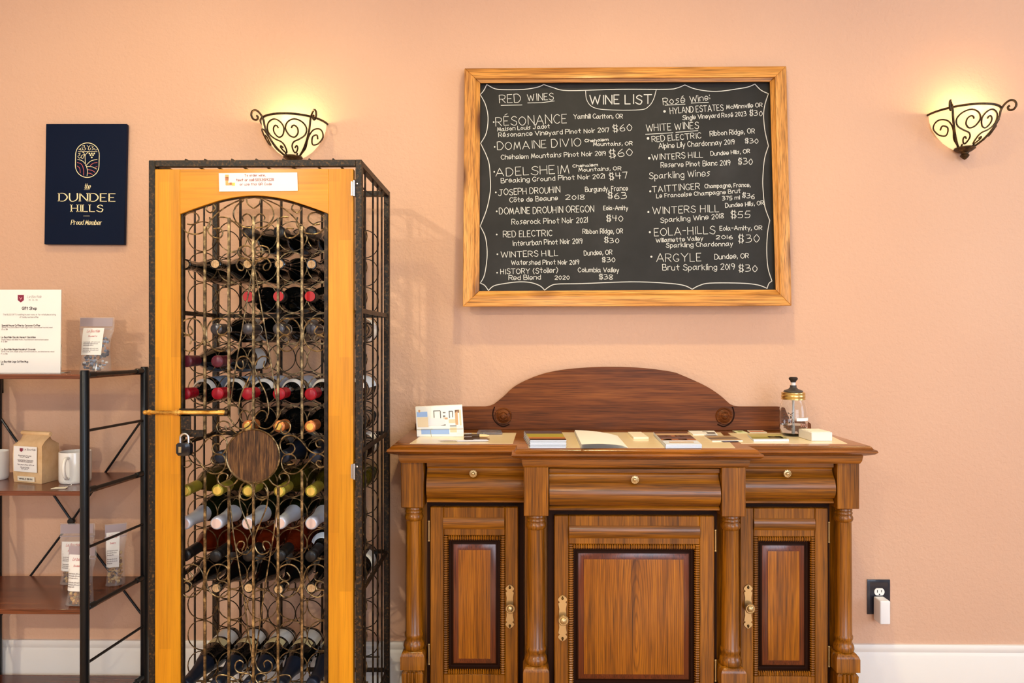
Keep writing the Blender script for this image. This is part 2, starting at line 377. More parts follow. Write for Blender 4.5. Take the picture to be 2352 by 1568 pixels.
# ------------------------------------------------------------------ pen letters (x digit, y letter with c = baseline, i = capital height)
GL = dict(A="0c3i6c|1e5e", B="0c0i|~0i3i4h3f0f|~0f3f5e4c0c", C="~5h3i1h0f1d3c5d", D="0c0i|~0i3i5g5e3c0c", E="4c0c0i4i|0f3f", F="0c0i4i|0f3f",
 G="~5h3i1h0f1d3c5d5e|5e3e", H="0c0i|5c5i|0f5f", I="1c1i", J="~4i4e3c1c0d|2i6i", K="0c0i|5i0e|1f5c", L="0i0c4c", M="0c1i3d5i6c", N="0c0i5c5i",
 O="~3i1h0f1d3c5d6f5h3i", P="0c0i|~0i3i5h4f0f", Q="~3i1h0f1d3c5d6f5h3i|3e6c", R="0c0i|~0i3i5h4f0f|2f5c", S="~5h3i1h1g3f5e4c2c0d", T="3c3i|0i6i",
 U="~0i0e1c3c5e5i", V="0i3c6i", W="0i2c4h6c8i", X="0c5i|0i5c", Y="0i3f6i|3f3c", Z="0i5i0c5c",
 a="~4f2g0e1c3d4f|4g4d5c", b="0i0c|~0f2g4e2c0d", c="~4f2g0e2c4d", d="4i4c|~4f2g0e2c4d", e="~0e4e3g1g0e1c4d", f="~4i2i2g2c|0g4g",
 g="~4f2g0e2c4d|~4g4b2a0b", h="0i0c|~0f2g4f4c", i="0g0c|0h0i", j="~2g2b0a|2h2i", k="0i0c|3g0e|1e4c", l="0i0c", m="0g0c|~0f2g3f3c|~3f5g6f6c",
 n="0g0c|~0f2g4f4c", o="~2g0e2c4e2g", p="0g0a|~0f2g4e2c0d", q="4g4a|~4f2g0e2c4d", r="0g0c|~0f2g3g", s="~4g2g1f3e3d1c0c", t="2i2d3c|0g4g", u="~0g0d2c4d|4g4c", v="0g2c4g",
 w="0g1c3f5c6g", x="0g4c|4g0c", y="0g2c|4g1a", z="0g4g0c4c")
GL.update({'0': "~2i0f2c4f2i", '1': "0i0c", '2': "~0h2i4h3f0c|0c4c", '3': "~0i3i3g1f|~1f4f4d2c0c", '4': "0i0f4f|3i3c", '5': "4i1i0f|~0f3f4e3c0c",
 '6': "~3i1g0e1c3c4d3f0e", '7': "0i4i2c", '8': "~2f0h2i4h2f0d2c4d2f", '9': "~4g2f0h2i4h4f3c", '$': "~4h2i0h1f3f4d2c0d|1b1j|3b3j", ',': "1d0b", '.': "0c0d",
 '-': "0f3f", '(': "~2i0f2b", ')': "~0i2f0b", ':': "0d0e|0g0h", '/': "0b4i", "'": "0i0h", '&': "~5c1h2i3h0e1c3c5e"})
GL['\u00c9'] = GL['E']+"|1j3k"; GL['\u00e9'] = GL['e']+"|1h3i"; GL['\u00f4'] = GL['o']+"|0h2i4h"
def glyph(ch):
    out = []
    for st in GL[ch].split('|'):
        sm = st[0] == '~'; st = st.lstrip('~')
        pts = [(float(st[i]), ord(st[i+1])-99.0) for i in range(0, len(st), 2)]
        out.append([(q.x, q.y) for q in cr([(x, y, 0) for x, y in pts], 4)] if sm else pts)
    return out
def adv(ch): return 3.0 if ch == ' ' else max(max(p[0] for p in s) for s in glyph(ch))+1.6
def natural(txt): return sum(adv(c) for c in txt)-1.6
def write(mb, txt, mp, x0, y0, x1, y1, h, w, t=None, mi=0, jit=0.0, slant=0.0, serif=0.0, rnd=random):
    """letters from baseline point 0 to baseline point 1, capital height h; mp maps 2-D to the surface"""
    L = math.hypot(x1-x0, y1-y0); ca, sa = (x1-x0)/L, (y1-y0)/L; sx = L/max(natural(txt), 1e-6); sy = h/6.0; cx = 0
    for ch in txt:
        if ch != ' ':
            dj, ds, rot = rnd.uniform(-jit, jit)*h, 1+rnd.uniform(-jit, jit), rnd.uniform(-jit, jit)*.5
            for st in glyph(ch):
                q = []
                for px, py in st:
                    a = (cx+px*ds)*sx + (py*sy)*(slant+rot); c = py*sy*ds+dj
                    q.append((x0+a*ca-c*sa, y0+a*sa+c*ca))
                mb.ribbon(q, mp, w, t, mi)
                if serif and len(st) <= 5:
                    for k in (0, -1):
                        if st[k][1] in (0.0, 6.0) and abs(st[k][0]-st[1 if k == 0 else -2][0]) < .6:
                            a = (cx+st[k][0]*ds)*sx; c = st[k][1]*sy*ds+dj
                            mb.ribbon([(x0+a-serif, y0+c), (x0+a+serif, y0+c)], mp, w, (t or w)*1.1, mi)
        cx += adv(ch)

# ------------------------------------------------------------------ chalkboard wine list (leans out a little at its foot)
class Plane:
    """a flat face hung in the place: pixel -> local (u, v) metres and back to points"""
    def __init__(s, p0, tilt):
        s.p0 = Vector(p0); s.u = Vector((1, 0, 0)); s.v = Vector((0, math.sin(tilt), math.cos(tilt))); s.n = Vector((0, -math.cos(tilt), math.sin(tilt)))
    def px(s, x, y, off=0.0):
        d = ray(x, y); o = Vector((0, 0, H)); t = ((s.p0+s.n*off)-o).dot(s.n)/d.dot(s.n); return o+d*t
    def mp(s, off): return lambda x, y: s.px(x, y, off)
TILT = R(2.6)
ptop = P(1436, 155, YW-.012)
BP = Plane((ptop.x, ptop.y, ptop.z), TILT)
board = thing('chalkboard', 'large framed black chalkboard with the chalked wine list on the peach wall', 'chalkboard', BP.px(1436, 430))
o4 = [(1067, 157), (1806, 152), (1818, 702), (1063, 704)]; i4 = [(1103, 191), (1768, 188), (1781, 665), (1101, 668)]
m4 = [(a[0]*.3+c[0]*.7, a[1]*.3+c[1]*.7) for a, c in zip(o4, i4)]
for k, mat in ((0, PINE_X), (1, PINE_Z), (2, PINE_X), (3, PINE_Z)):
    j = (k+1) % 4; b = MB()
    # moulding section: outer back, outer front, step, inner lip front, inner lip back
    sec = lambda i: [BP.px(*o4[i], off=0), BP.px(*o4[i], off=.030), BP.px(*m4[i], off=.034), BP.px(*m4[i], off=.026), BP.px(*i4[i], off=.022), BP.px(*i4[i], off=0)]
    b.loft([sec(k), sec(j)]); part('frame_rail', b, mat, board, .0015)
b = MB(); e = [BP.px(*q) for q in ((1085, 174), (1787, 170), (1799, 684), (1082, 686))]
b.prism(e, BP.n*.006)
SLATE = mottled('black_chalkboard_slate', [(.3, (34, 33, 33)), (.55, (41, 40, 40)), (.75, (50, 49, 50))], 5, .6, 0, 4)
SLATE.node_tree.nodes['Principled BSDF'].inputs['Specular IOR Level'].default_value = .22
slate = part('board_face', b, SLATE, board)
C1 = lambda x, y: (1040+x/5.407, 130+y/5.407); C2 = lambda x, y: (1420+x/5.407, 130+y/5.407)
C3 = lambda x, y: (1040+x/5.057, 410+y/5.057); C4 = lambda x, y: (1420+x/5.057, 410+y/5.057)
BMAP = lambda x, y: BP.px(x, -y, .0066)          # pixel y grows downward, pens want it upward
b = MB()
def T(z, txt, x0, y0, x1, y1, h, w=1.35):
    (a, c), (d, e) = z(x0, y0), z(x1, y1); s = 5.407 if z in (C1, C2) else 5.057
    write(b, txt, BMAP, a, -c, d, -e, h/s*.92, w, jit=.05)
def U(z, *pts, w=1.5): b.ribbon([(p[0], -p[1]) for p in (z(*q) for q in pts)], BMAP, w)
def dot(z, x, y, r=1.9):
    a, c = z(x, y); b.add([BMAP(a+r*math.cos(k*.785), -c+r*math.sin(k*.785)) for k in range(8)], [tuple(range(8))])
for a in (("RED",580,575,845,560,110),("WINES",930,550,1250,532,90),("R\u00c9SONANCE",535,860,1415,825,120),("Yamhill Carlton, OR",1500,770,2110,765,60),
 ("Maison Louis Jadot",555,925,1205,885,52),("R\u00e9sonance Vineyard Pinot Noir 2017",570,1000,1940,935,58),("$60",1990,930,2225,920,85),("DOMAINE DIVIO",555,1160,1590,1110,105),
 ("Chehalem",1640,1062,1930,1044,36),("Mountains, OR",1745,1108,2230,1098,48),("Chehalem Mountains Pinot Noir 2019",600,1275,1900,1225,60),("$60",1945,1250,2235,1230,95),
 ("ADELSHEIM",535,1490,1440,1445,110),("Chehalem",1490,1376,1800,1358,36),("Mountains, OR",1565,1427,2090,1408,48),("Breaking Ground Pinot Noir 2021",600,1566,1885,1510,60),("$47",1945,1525,2170,1510,85)): T(C1, *a)
U(C1,(600,605),(740,602),(860,600)); U(C1,(930,575),(1100,572),(1260,550))
for q in ((508,812),(520,1120),(515,1430)): dot(C1, *q)
write(b, "WINE LIST", BMAP, 1355, -239, 1497, -238, 20.5, 2.2, jit=.02)
U(lambda x, y: (x, y), *[(q.x, q.y) for q in cr([(1345,209,0),(1348,230,0),(1362,246,0),(1395,252,0),(1470,252,0),(1490,244,0),(1501,228,0),(1507,207,0)], 6)])
for a in (("JOSEPH DROUHIN",530,195,1245,160,75),("Burgundy, France",1540,155,2035,135,60),("C\u00f4te de Beaune",660,275,1220,250,58),("2018",1310,245,1530,240,58),("$63",1800,225,2015,235,72),
 ("DOMAINE DROUHIN OREGON",540,415,1640,385,80),("Eola-Amity",1750,365,2035,365,52),("Roserock Pinot Noir 2021",685,530,1565,510,65),("$40",1785,490,1975,495,68),("RED ELECTRIC",585,680,1155,665,75),
 ("Ribbon Ridge, OR",1510,640,1975,635,58),("Interurban Pinot Noir 2019",695,780,1505,750,62),("$30",1760,740,1930,750,60),("WINTERS HILL",560,915,1220,895,70),("Dundee, OR",1525,890,1850,880,58),
 ("Watershed Pinot Noir 2019",680,1000,1465,995,54),("$30",1735,965,1885,970,55),("HISTORY (Stoller)",555,1110,1220,1090,64),("Columbia Valley",1455,1085,1930,1085,56),("Red Blend",650,1175,1020,1170,54),
 ("2020",1185,1170,1355,1170,46),("$38",1700,1165,1855,1170,54)): T(C3, *a)
for q in ((500,160),(510,380),(510,650),(518,878),(515,1093)): dot(C3, *q)
for a in (("Ros\u00e9",560,600,830,570,92),("Wine:",895,570,1140,535,84),("HYLAND ESTATES",645,710,1305,665,80),("McMinnville OR",1345,650,1790,625,55),("Single Vineyard Ros\u00e9 2023",800,785,1590,735,58),
 ("$30",1630,725,1790,735,68),("WHITE WINES",350,930,1000,890,90),("RED ELECTRIC",420,1060,1030,1010,76),("Ribbon Ridge, OR",1140,985,1695,950,64),("Alpine Lily Chardonnay 2019",505,1140,1445,1085,66),
 ("$30",1575,1070,1735,1075,58),("WINTERS HILL",420,1285,1050,1250,76),("Dundee Hills, OR",1150,1230,1635,1195,52),("Reserve Pinot Blanc 2019",530,1375,1390,1345,66),("$30",1490,1330,1665,1340,78),
 ("Sparkling Wines",385,1520,1140,1480,84)): T(C2, *a)
U(C2,(580,603),(700,597),(830,590)); U(C2,(905,577),(1010,572),(1120,567)); U(C2,(340,965),(680,945)); U(C2,(715,940),(990,918))
for q in ((575,680),(370,1015),(385,1260)): dot(C2, *q, r=3)
for a in (("TAITTINGER",395,160,945,120,76),("Champagne, France,",1005,110,1535,95,50),("Le Francaise Champagne Brut",445,225,1420,165,50),("375 ml",1210,250,1410,240,46),("$36",1440,215,1580,235,55),
 ("WINTERS HILL",400,410,1170,385,86),("Dundee Hills, OR",1245,335,1690,305,50),("$55",1310,455,1530,455,82),("Sparkling Wine 2018",490,510,1225,460,60),("EOLA-HILLS",420,665,1125,635,96),
 ("Eola-Amity, OR",1180,600,1670,595,52),("2016",1135,700,1330,700,46),("$30",1395,735,1635,740,92),("Willamette Valley",440,740,985,715,50),("Sparkling Chardonnay",555,800,1330,780,56),
 ("ARGYLE",445,965,965,955,102),("Dundee, OR",1120,935,1515,920,60),("Brut Sparkling 2019",515,1065,1350,1055,70),("$30",1400,1075,1615,1080,82)): T(C4, *a)
for q in ((372,148),(350,388),(367,622),(385,907)): dot(C4, *q, r=2.4)
part('chalk_lettering', b, CHALK, slate, label='white chalk wine names and prices')
b = MB()
BORDER = [[(1103,217),(1111,208),(1118,194)], [(1118,194),(1138,204),(1165,206),(1205,205),(1235,200),(1249,194)], [(1249,194),(1270,201),(1305,208),(1420,205),(1530,205),(1555,202),(1573,195)],
 [(1573,195),(1600,205),(1645,210),(1700,203),(1720,199),(1734,193)], [(1734,193),(1748,207),(1765,215)], [(1765,215),(1757,240),(1754,265),(1757,300),(1765,335)], [(1765,335),(1756,365),(1752,410),(1753,440),(1757,475),(1768,506)],
 [(1768,506),(1763,535),(1761,575),(1764,615),(1773,645)], [(1773,645),(1766,651),(1762,662)], [(1762,662),(1740,654),(1700,650),(1630,650),(1605,656),(1590,664)], [(1590,664),(1570,655),(1530,650),(1450,647),(1337,651),(1282,652),(1265,656),(1251,666)],
 [(1251,666),(1240,656),(1220,649),(1195,647),(1165,650),(1135,656),(1122,667)], [(1122,667),(1113,655),(1103,650)], [(1103,650),(1113,630),(1119,585),(1115,545),(1103,519)], [(1103,519),(1118,480),(1126,440),(1126,410),(1122,370),(1104,329)],
 [(1104,329),(1117,305),(1121,270),(1115,240),(1103,217)]]
for s in BORDER: b.ribbon([(q.x, -q.y) for q in cr([(x, y, 0) for x, y in s], 5)], BMAP, 1.9)
part('chalk_border', b, CHALK, slate, label='scalloped white chalk border line')

# ------------------------------------------------------------------ navy member sign
YS_ = YW-.004
SP = Plane((0, YS_, H), 0.0); c4 = [(111, 287), (296, 287), (290, 563), (107, 562)]
sign = thing('wall_sign', 'navy blue member sign with gold lettering hung above the shelf unit', 'sign', P(201, 425, YS_))
b = MB(); b.prism([SP.px(*q) for q in c4], (0, -.012, 0)); panel = part('panel', b, NAVY, sign, .0012)
SM = lambda x, y: SP.px(100+x/5.6, 290-y/5.6, .0124)
b = MB()
write(b, "the", SM, 520, -800, 598, -802, 62, 8, 3, slant=.22); b.ribbon([(522,-815),(592,-815)], SM, 3.5)
write(b, "DUNDEE", SM, 200, -960, 922, -965, 98, 17, 8, serif=14); write(b, "HILLS", SM, 358, -1095, 762, -1097, 86, 15, 8, serif=13)
b.ribbon([(512,-1152),(592,-1152)], SM, 4); write(b, "Proud Member", SM, 352, -1262, 742, -1266, 58, 9, 3.5, slant=.2)
part('lettering', b, GOLD_PRINT, panel)
b = MB(); cap = []
for k in range(33): cap.append((565+152*math.cos(math.pi*k/32), -(365-152*math.sin(math.pi*k/32))))
for k in range(33): cap.append((562-152*math.cos(math.pi*k/32), -(505+152*math.sin(math.pi*k/32))))
cap.append(cap[0]); b.ribbon(cap, SM, 9)
def V(*p, w=7, mi=0): b.ribbon([(q.x, q.y) for q in cr([(x, -y, 0) for x, y in p], 5)], SM, w, None, mi)
V((445,325),(690,325)); V((540,505),(535,420),(538,370),(575,330)); V((530,385),(520,345),(500,330))
V((438,425),(500,445),(545,500),(565,570),(560,635)); V((550,500),(610,445),(690,425)); V((555,515),(620,520),(685,550))
for p in (((455,300),(478,285),(475,305),(500,300),(495,265)), ((500,250),(530,250),(520,275),(545,280),(530,305),(505,300)), ((560,245),(580,265),(600,245)), ((585,265),(575,295),(595,305),(605,280)), ((615,250),(640,260),(625,275),(645,290),(620,305)), ((655,285),(665,305),(690,300)),
          ((475,345),(450,350),(470,368),(442,385),(462,410),(480,395)), ((520,365),(490,375),(485,405),(510,410),(515,385))): V(*p, w=6)
V((435,465),(490,490),(515,560),(515,630), mi=1); V((435,510),(465,540),(472,600), mi=1); V((600,505),(640,475),(690,465), mi=1); V((650,535),(690,515), mi=1); V((570,558),(620,565),(660,590), mi=1); V((568,602),(600,605),(630,620), mi=1)
for gx, gy in ((590,350),(620,350),(652,350),(605,372),(636,372),(620,400)):
    b.add([SM(gx+11*math.cos(k*.785), -gy+11*math.sin(k*.785)) for k in range(8)], [tuple(range(8))])
part('emblem', b, [GOLD_PRINT, flat('coral_print', (196, 92, 92), .5)], panel, label='gold oval vineyard emblem with tree and grapes')

# ------------------------------------------------------------------ wall sconces
SHADE, N_, L_, b_ = _new('lit_alabaster_glass')
b_.inputs['Base Color'].default_value = lin((252, 230, 172)); b_.inputs['Roughness'].default_value = .35
b_.inputs['Transmission Weight'].default_value = .25
b_.inputs['Emission Color'].default_value = (1.0, .90, .58, 1); b_.inputs['Emission Strength'].default_value = .55
SCROLL_IRON = mottled('antique_bronze_scroll', [(.35, (40, 28, 18)), (.6, (84, 62, 36)), (.75, (130, 104, 60))], 70, .42, .6, 4)
def sconce(px, rim_py, label):
    c = P(px, rim_py, YW); t = thing('wall_sconce', label, 'wall lamp', c, 'scrolled wall sconces')
    r0, dep = .104, 1.06
    prof = [(.104, 0), (.1005, -.022), (.092, -.045), (.078, -.068), (.058, -.090), (.038, -.104), (.022, -.112)]
    def rad(z):
        for (a, z0), (q, z1) in zip(prof, prof[1:]):
            if z <= z0 and z >= z1: return a+(q-a)*(z-z0)/(z1-z0)
        return prof[-1][0] if z < 0 else .104
    def S(ang, z, off=.004):          # ang 0 = facing the viewer, +-90 = against the wall
        r = rad(z)+off; a = R(ang); return c+Vector((r*math.sin(a), -max(.002, r*dep*math.cos(a)), z))
    b = MB(); pr = [(r, z) for r, z in prof]+[(r-.0035, z+.002) for r, z in prof[::-1]]
    b.lathe(pr, c, 'z', 40, 180, 360, sy=dep); part('glass_shade', b, SHADE, t, label='glowing cream glass bowl')
    b = MB(); b.box(c.x-.028, c.x+.028, c.y-.006, c.y, c.z-.09, c.z-.012); part('wall_plate', b, SCROLL_IRON, t)
    b = MB(); b.tube([S(a, .002, .003) for a in range(-90, 91, 6)], .0036, 8); part('rim', b, SCROLL_IRON, t)
    for sgn in (-1, 1):
        b = MB(); d = Vector((math.sin(R(44*sgn)), -math.cos(R(44*sgn))*dep, 0))
        pts = [c+d*(rad(z)+.005)+Vector((0, 0, z)) for z in (-.11, -.10, -.085, -.065, -.045, -.025)]
        pts += [c+d*(r_)+Vector((0, 0, z)) for r_, z in ((.108, -.008), (.118, .008), (.131, .016), (.143, .011), (.147, -.003), (.140, -.014), (.129, -.013), (.126, -.004), (.131, .0))]
        b.tube([tuple(q) for q in cr(pts, 5)], .0033, 7); part('scroll_arm', b, SCROLL_IRON, t)
    FR = [(1220, 735), (1245, 685), (1300, 665), (1375, 720), (1395, 830), (1330, 915), (1240, 930), (1130, 880), (1062, 745), (1130, 600), (1290, 512), (1480, 560), (1610, 690), (1600, 850), (1450, 960), (1270, 1030), (1195, 1115), (1215, 1195), (1300, 1245), (1400, 1220), (1430, 1150), (1375, 1105), (1315, 1150)]
    SD = [(1880, 860), (1820, 782), (1752, 850), (1780, 970), (1855, 1015), (1955, 945), (1995, 800), (1945, 680), (1850, 622), (1745, 675), (1692, 790), (1675, 950), (1700, 1150), (1640, 1290), (1540, 1300), (1510, 1250)]
    zz = lambda y: -(y-400)/920*.112
    for sgn in (-1, 1):
        for nm, pts, fa in (('front_scroll', FR, lambda x: (x-1060)/600*41+1.2), ('side_scroll', SD, lambda x: 48+(x-1690)/310*36)):
            b = MB(); b.tube([S(sgn*q.x, q.y) for q in cr([(fa(x), zz(y), 0) for x, y in pts], 4)], .0025, 6); part(nm, b, SCROLL_IRON, t)
    b = MB(); cc = c+Vector((0, -.022, 0))
    b.lathe([(.004, -.108), (.030, -.110), (.031, -.114), (.022, -.121), (.012, -.126), (.010, -.131), (.014, -.135), (.010, -.141), (.005, -.146), (.0, -.149)], cc, 'z', 20)
    part('finial', b, SCROLL_IRON, t)
    d = bpy.data.lights.new('sconce_bulb', 'POINT'); d.energy = 1.4; d.color = (1.0, .74, .36); d.shadow_soft_size = .022
    o = bpy.data.objects.new('sconce_bulb', d); COL.objects.link(o); o.location = c+Vector((0, -.080, -.006))
    return t
sconce(678, 287, 'iron-scrolled wall sconce glowing just above the wine cage')
sconce(2206, 266, 'iron-scrolled wall sconce glowing to the right of the chalkboard')

# ------------------------------------------------------------------ outlet and charger
y = YW
out = thing('wall_outlet', 'dark blue-black outlet plate with a white receptacle beside the sideboard', 'outlet', P(2017, 1369, y))
x0, x1 = X(1991, y), X(2043, y); z0, z1 = Z(2017, 1409, y), Z(2017, 1330, y)
b = MB(); lp = lambda d, yy: [(x0+d, yy, z0+d), (x1-d, yy, z0+d), (x1-d, yy, z1-d), (x0+d, yy, z1-d)]
b.loft([lp(0, y), lp(0, y-.004), lp(.006, y-.0065), lp(.008, y-.0065)]); part('cover_plate', b, flat('blue_black_plate', (30, 34, 48), .35, .2, .4), out)
cx = (x0+x1)/2
for zc in (z0+(z1-z0)*.66, z0+(z1-z0)*.30):
    b = MB(); oc = [(cx+.0165*math.cos(R(a)), y-.0065, zc+.0145*max(-.8, min(.8, math.sin(R(a))))) for a in range(0, 360, 15)]
    b.prism(oc, (0, -.002, 0)); r = part('receptacle', b, WHITE, out, label='white receptacle')
    b = MB(); b.box(cx-.0075, cx-.0055, y-.009, y-.0085, zc-.002, zc+.006); b.box(cx+.0055, cx+.0075, y-.009, y-.0085, zc-.001, zc+.006); b.box(cx-.002, cx+.002, y-.009, y-.0085, zc-.010, zc-.006)
    part('slot', b, flat('dark_slot', (40, 38, 40), .6), r)
yb = y-.010
b = MB(); b.box(X(2006, yb), X(2044.5, yb-.042)+.0, yb-.044, yb, Z(2030, 1433, yb-.04), Z(2030, 1379, yb-.04))
ch = thing('plug_charger', 'white plug-in charger block in the lower socket of the outlet', 'charger', P(2026, 1405, yb))
part('body', b, flat('white_plastic', (240, 238, 240), .35), ch, .004, 3)
b = MB(); cz = z0+(z1-z0)*.30
for dx in (-.0065, .0065): b.box(cx+dx-.0008, cx+dx+.0008, yb-.002, yb+.003, cz-.002, cz+.005)
part('prong', b, STEEL, ch)
# ------------------------------------------------------------------ sideboard
YS, YC, YB = 1.985, 1.895, 2.296
zt = .953
sb = thing('sideboard', 'carved brown oak breakfront sideboard with a pale inlaid top under the chalkboard', 'sideboard', (P(1450, 784, 2.1).x, 2.1, 0))
xl, xr = X(887, 1.935), X(2018, 1.935); cl, crr = X(1174, 1.865), X(1756, 1.865); ysf, ycf = 1.935, 1.865
def outline(d, z): return [(xl+d, YB, z), (xl+d, ysf+d, z), (cl+d, ysf+d, z), (cl+d, ycf+d, z), (crr-d, ycf+d, z), (crr-d, ysf+d, z), (xr-d, ysf+d, z), (xr-d, YB, z)]
b = MB(); b.loft([outline(d, z) for d, z in ((.034, zt-.052), (.030, zt-.044), (.028, zt-.030), (.020, zt-.027), (.006, zt-.022), (.0, zt-.016), (.002, zt-.011), (.009, zt-.008), (.013, zt-.002), (.016, zt))])
top = part('top', b, OAK_TOP, sb)
b = MB(); e = .0006
def g2(x, y): q = G(x, y, zt); return q.x, q.y
for q in ([(941, 1018.5), (1178, 1018.5), (1186, 994), (978, 994)], [(1214, 1028.5), (1689, 1028.5), (1655, 993), (1206, 993)], [(1702, 1018.5), (1946, 1018.5), (1893, 994), (1672, 994)]):
    v = [Vector((*g2(*p), zt)) for p in q]; b.prism(v, (0, 0, e))
part('inlay_panel', b, INLAY, top, label='pale cream inlay in the top')
# carcass
b = MB(); fx = lambda px: X(px, YS)
xs0, xs1 = fx(921), fx(1974); xc0, xc1 = X(1203, YC), X(1713, YC)
b.box(xs0+.004, xs1-.004, YS+.062, YB, .07, zt-.05); b.box(xc0+.004, xc1-.004, YC+.066, YS+.07, .07, zt-.05)
part('carcass', b, OAK_Z, sb)
b = MB(); b.box(xs0-.01, xs1+.01, YS+.0, YB, 0, .07); b.box(xc0-.01, xc1+.01, YC, YS+.01, 0, .07); part('plinth', b, OAK_X, sb, .004)
def zpx(py, Y, px=1450): return Z(px, py, Y)
# four posts: square block, turned column, carved foot block
ZB0 = zpx(1166, YS, 947); ZC0 = zpx(1496, YS, 947)
def post(x0, x1, Y):
    w = x1-x0; xc = (x0+x1)/2; yc = Y+w/2; r = w*.375
    b = MB(); b.box(x0, x1, Y, Y+w, ZB0, zt-.05); part('post_block', b, OAK_Z, sb, .0015)
    b = MB()
    pr = [(r*.9, ZB0+.001), (r*1.0, ZB0-.004), (r*1.02, ZB0-.008), (r*.93, ZB0-.010), (r*1.04, ZB0-.014), (r*1.04, ZB0-.018), (r*.94, ZB0-.020), (r*1.1, ZB0-.027), (r*1.12, ZB0-.033), (r*1.02, ZB0-.039), (r*.93, ZB0-.041), (r*.93, ZB0-.05),
          (r*.98, (ZB0+ZC0)/2), (r*.99, ZC0+.046), (r*1.10, ZC0+.042), (r*1.12, ZC0+.036), (r*1.02, ZC0+.030), (r*1.0, ZC0+.024), (r*1.1, ZC0+.019), (r*1.22, ZC0+.013), (r*1.26, ZC0+.006), (r*1.18, ZC0)]
    b.lathe(pr[::-1], (xc, yc, 0), 'z', 28); part('column', b, OAK_Z, sb)
    b = MB(); h = w*.53; zb1 = ZC0-.052
    L = lambda d, z: [(xc-h+d, yc-h+d, z), (xc+h-d, yc-h+d, z), (xc+h-d, yc+h-d, z), (xc-h+d, yc+h-d, z)]
    b.loft([L(.012, .07), L(.006, zb1-.07), L(.003, zb1-.012), L(.009, zb1-.004), L(.0, zb1), L(0, ZC0-.016), L(.003, ZC0-.008), L(.008, ZC0-.002), L(.014, ZC0+.001)])
    fb = part('foot_block', b, OAK_Z, sb)
    b = MB()
    for dx in (-.011, 0, .011): b.tube([(xc+dx, yc-h+.002, zb1-.006), (xc+dx, yc-h+.001, zb1-.03), (xc+dx, yc-h+.004, zb1-.075), (xc+dx, yc-h+.010, .075)], .0042, 8)
    part('reeding', b, OAK_Z, fb)
for a, c, Y in ((921, 973, YS), (1923, 1974, YS)): post(fx(a), fx(c), Y)
for a, c in ((1203, 1260), (1658, 1713)): post(X(a, YC), X(c, YC), YC)

def knob(parent, c, r, name='knob', seg=20):
    b = MB(); b.lathe([(r*.35, 0), (r*.4, r*.7), (r*.9, r*.9), (r*1.0, r*1.05), (r*.98, r*1.2), (r*.78, r*1.22), (r*.72, r*1.12), (r*.5, r*1.15), (r*.46, r*1.35), (r*.3, r*1.5), (0, r*1.55)], c, '-y', seg)
    for k in range(10): b.sphere((c[0]+r*.86*math.cos(R(36*k)), c[1]-r*1.2, c[2]+r*.86*math.sin(R(36*k))), r*.13, 6)
    return part(name, b, BRASS, parent, label='round brass knob')
def drawer(x0, x1, Y, zt_, zb_, kpx):
    """pulvinated front: flat strip, hollow, fat swell, foot bead"""
    h = zt_-zb_; d = .034
    pr = [(d, 1.0), (.016, 1.0), (.014, .985), (.014, .90), (.021, .885), (.024, .84), (.021, .76), (.013, .68), (.004, .585), (.000, .47), (-.001, .36), (.003, .25), (.012, .165), (.019, .135), (.017, .12), (.013, .085), (.013, .05), (.018, .03), (d, .0)]
    b = MB(); b.loft([[(x, Y+q, zb_+h*t) for q, t in pr] for x in (x0, x1)])
    o = part('drawer', b, OAK_X, sb, 0, smooth=30)
    knob(o, (kpx[0], Y+.010, kpx[1]), .0108)
zdt, zdb = zpx(1062, YS+.01, 1090), zpx(1158, YS+.01, 1090)
kp = P(1087, 1087, YS); drawer(fx(979), X(1203, YS), YS, zdt, zdb, (kp.x, kp.z))
kp = P(1808, 1087, YS); drawer(X(1700, YS), fx(1920), YS, zdt, zdb, (kp.x, kp.z))
kp = P(1458, 1101, YC); drawer(X(1262, YC), X(1656, YC), YC, zdt, zdb, (kp.x, kp.z))
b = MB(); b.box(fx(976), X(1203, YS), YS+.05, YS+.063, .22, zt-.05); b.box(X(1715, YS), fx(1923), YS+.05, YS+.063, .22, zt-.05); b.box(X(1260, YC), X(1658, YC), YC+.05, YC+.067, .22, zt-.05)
part('gap_shade_backing', b, OAK_SHADE, sb)  # dark sheet stands in for shade in gaps round doors and drawers

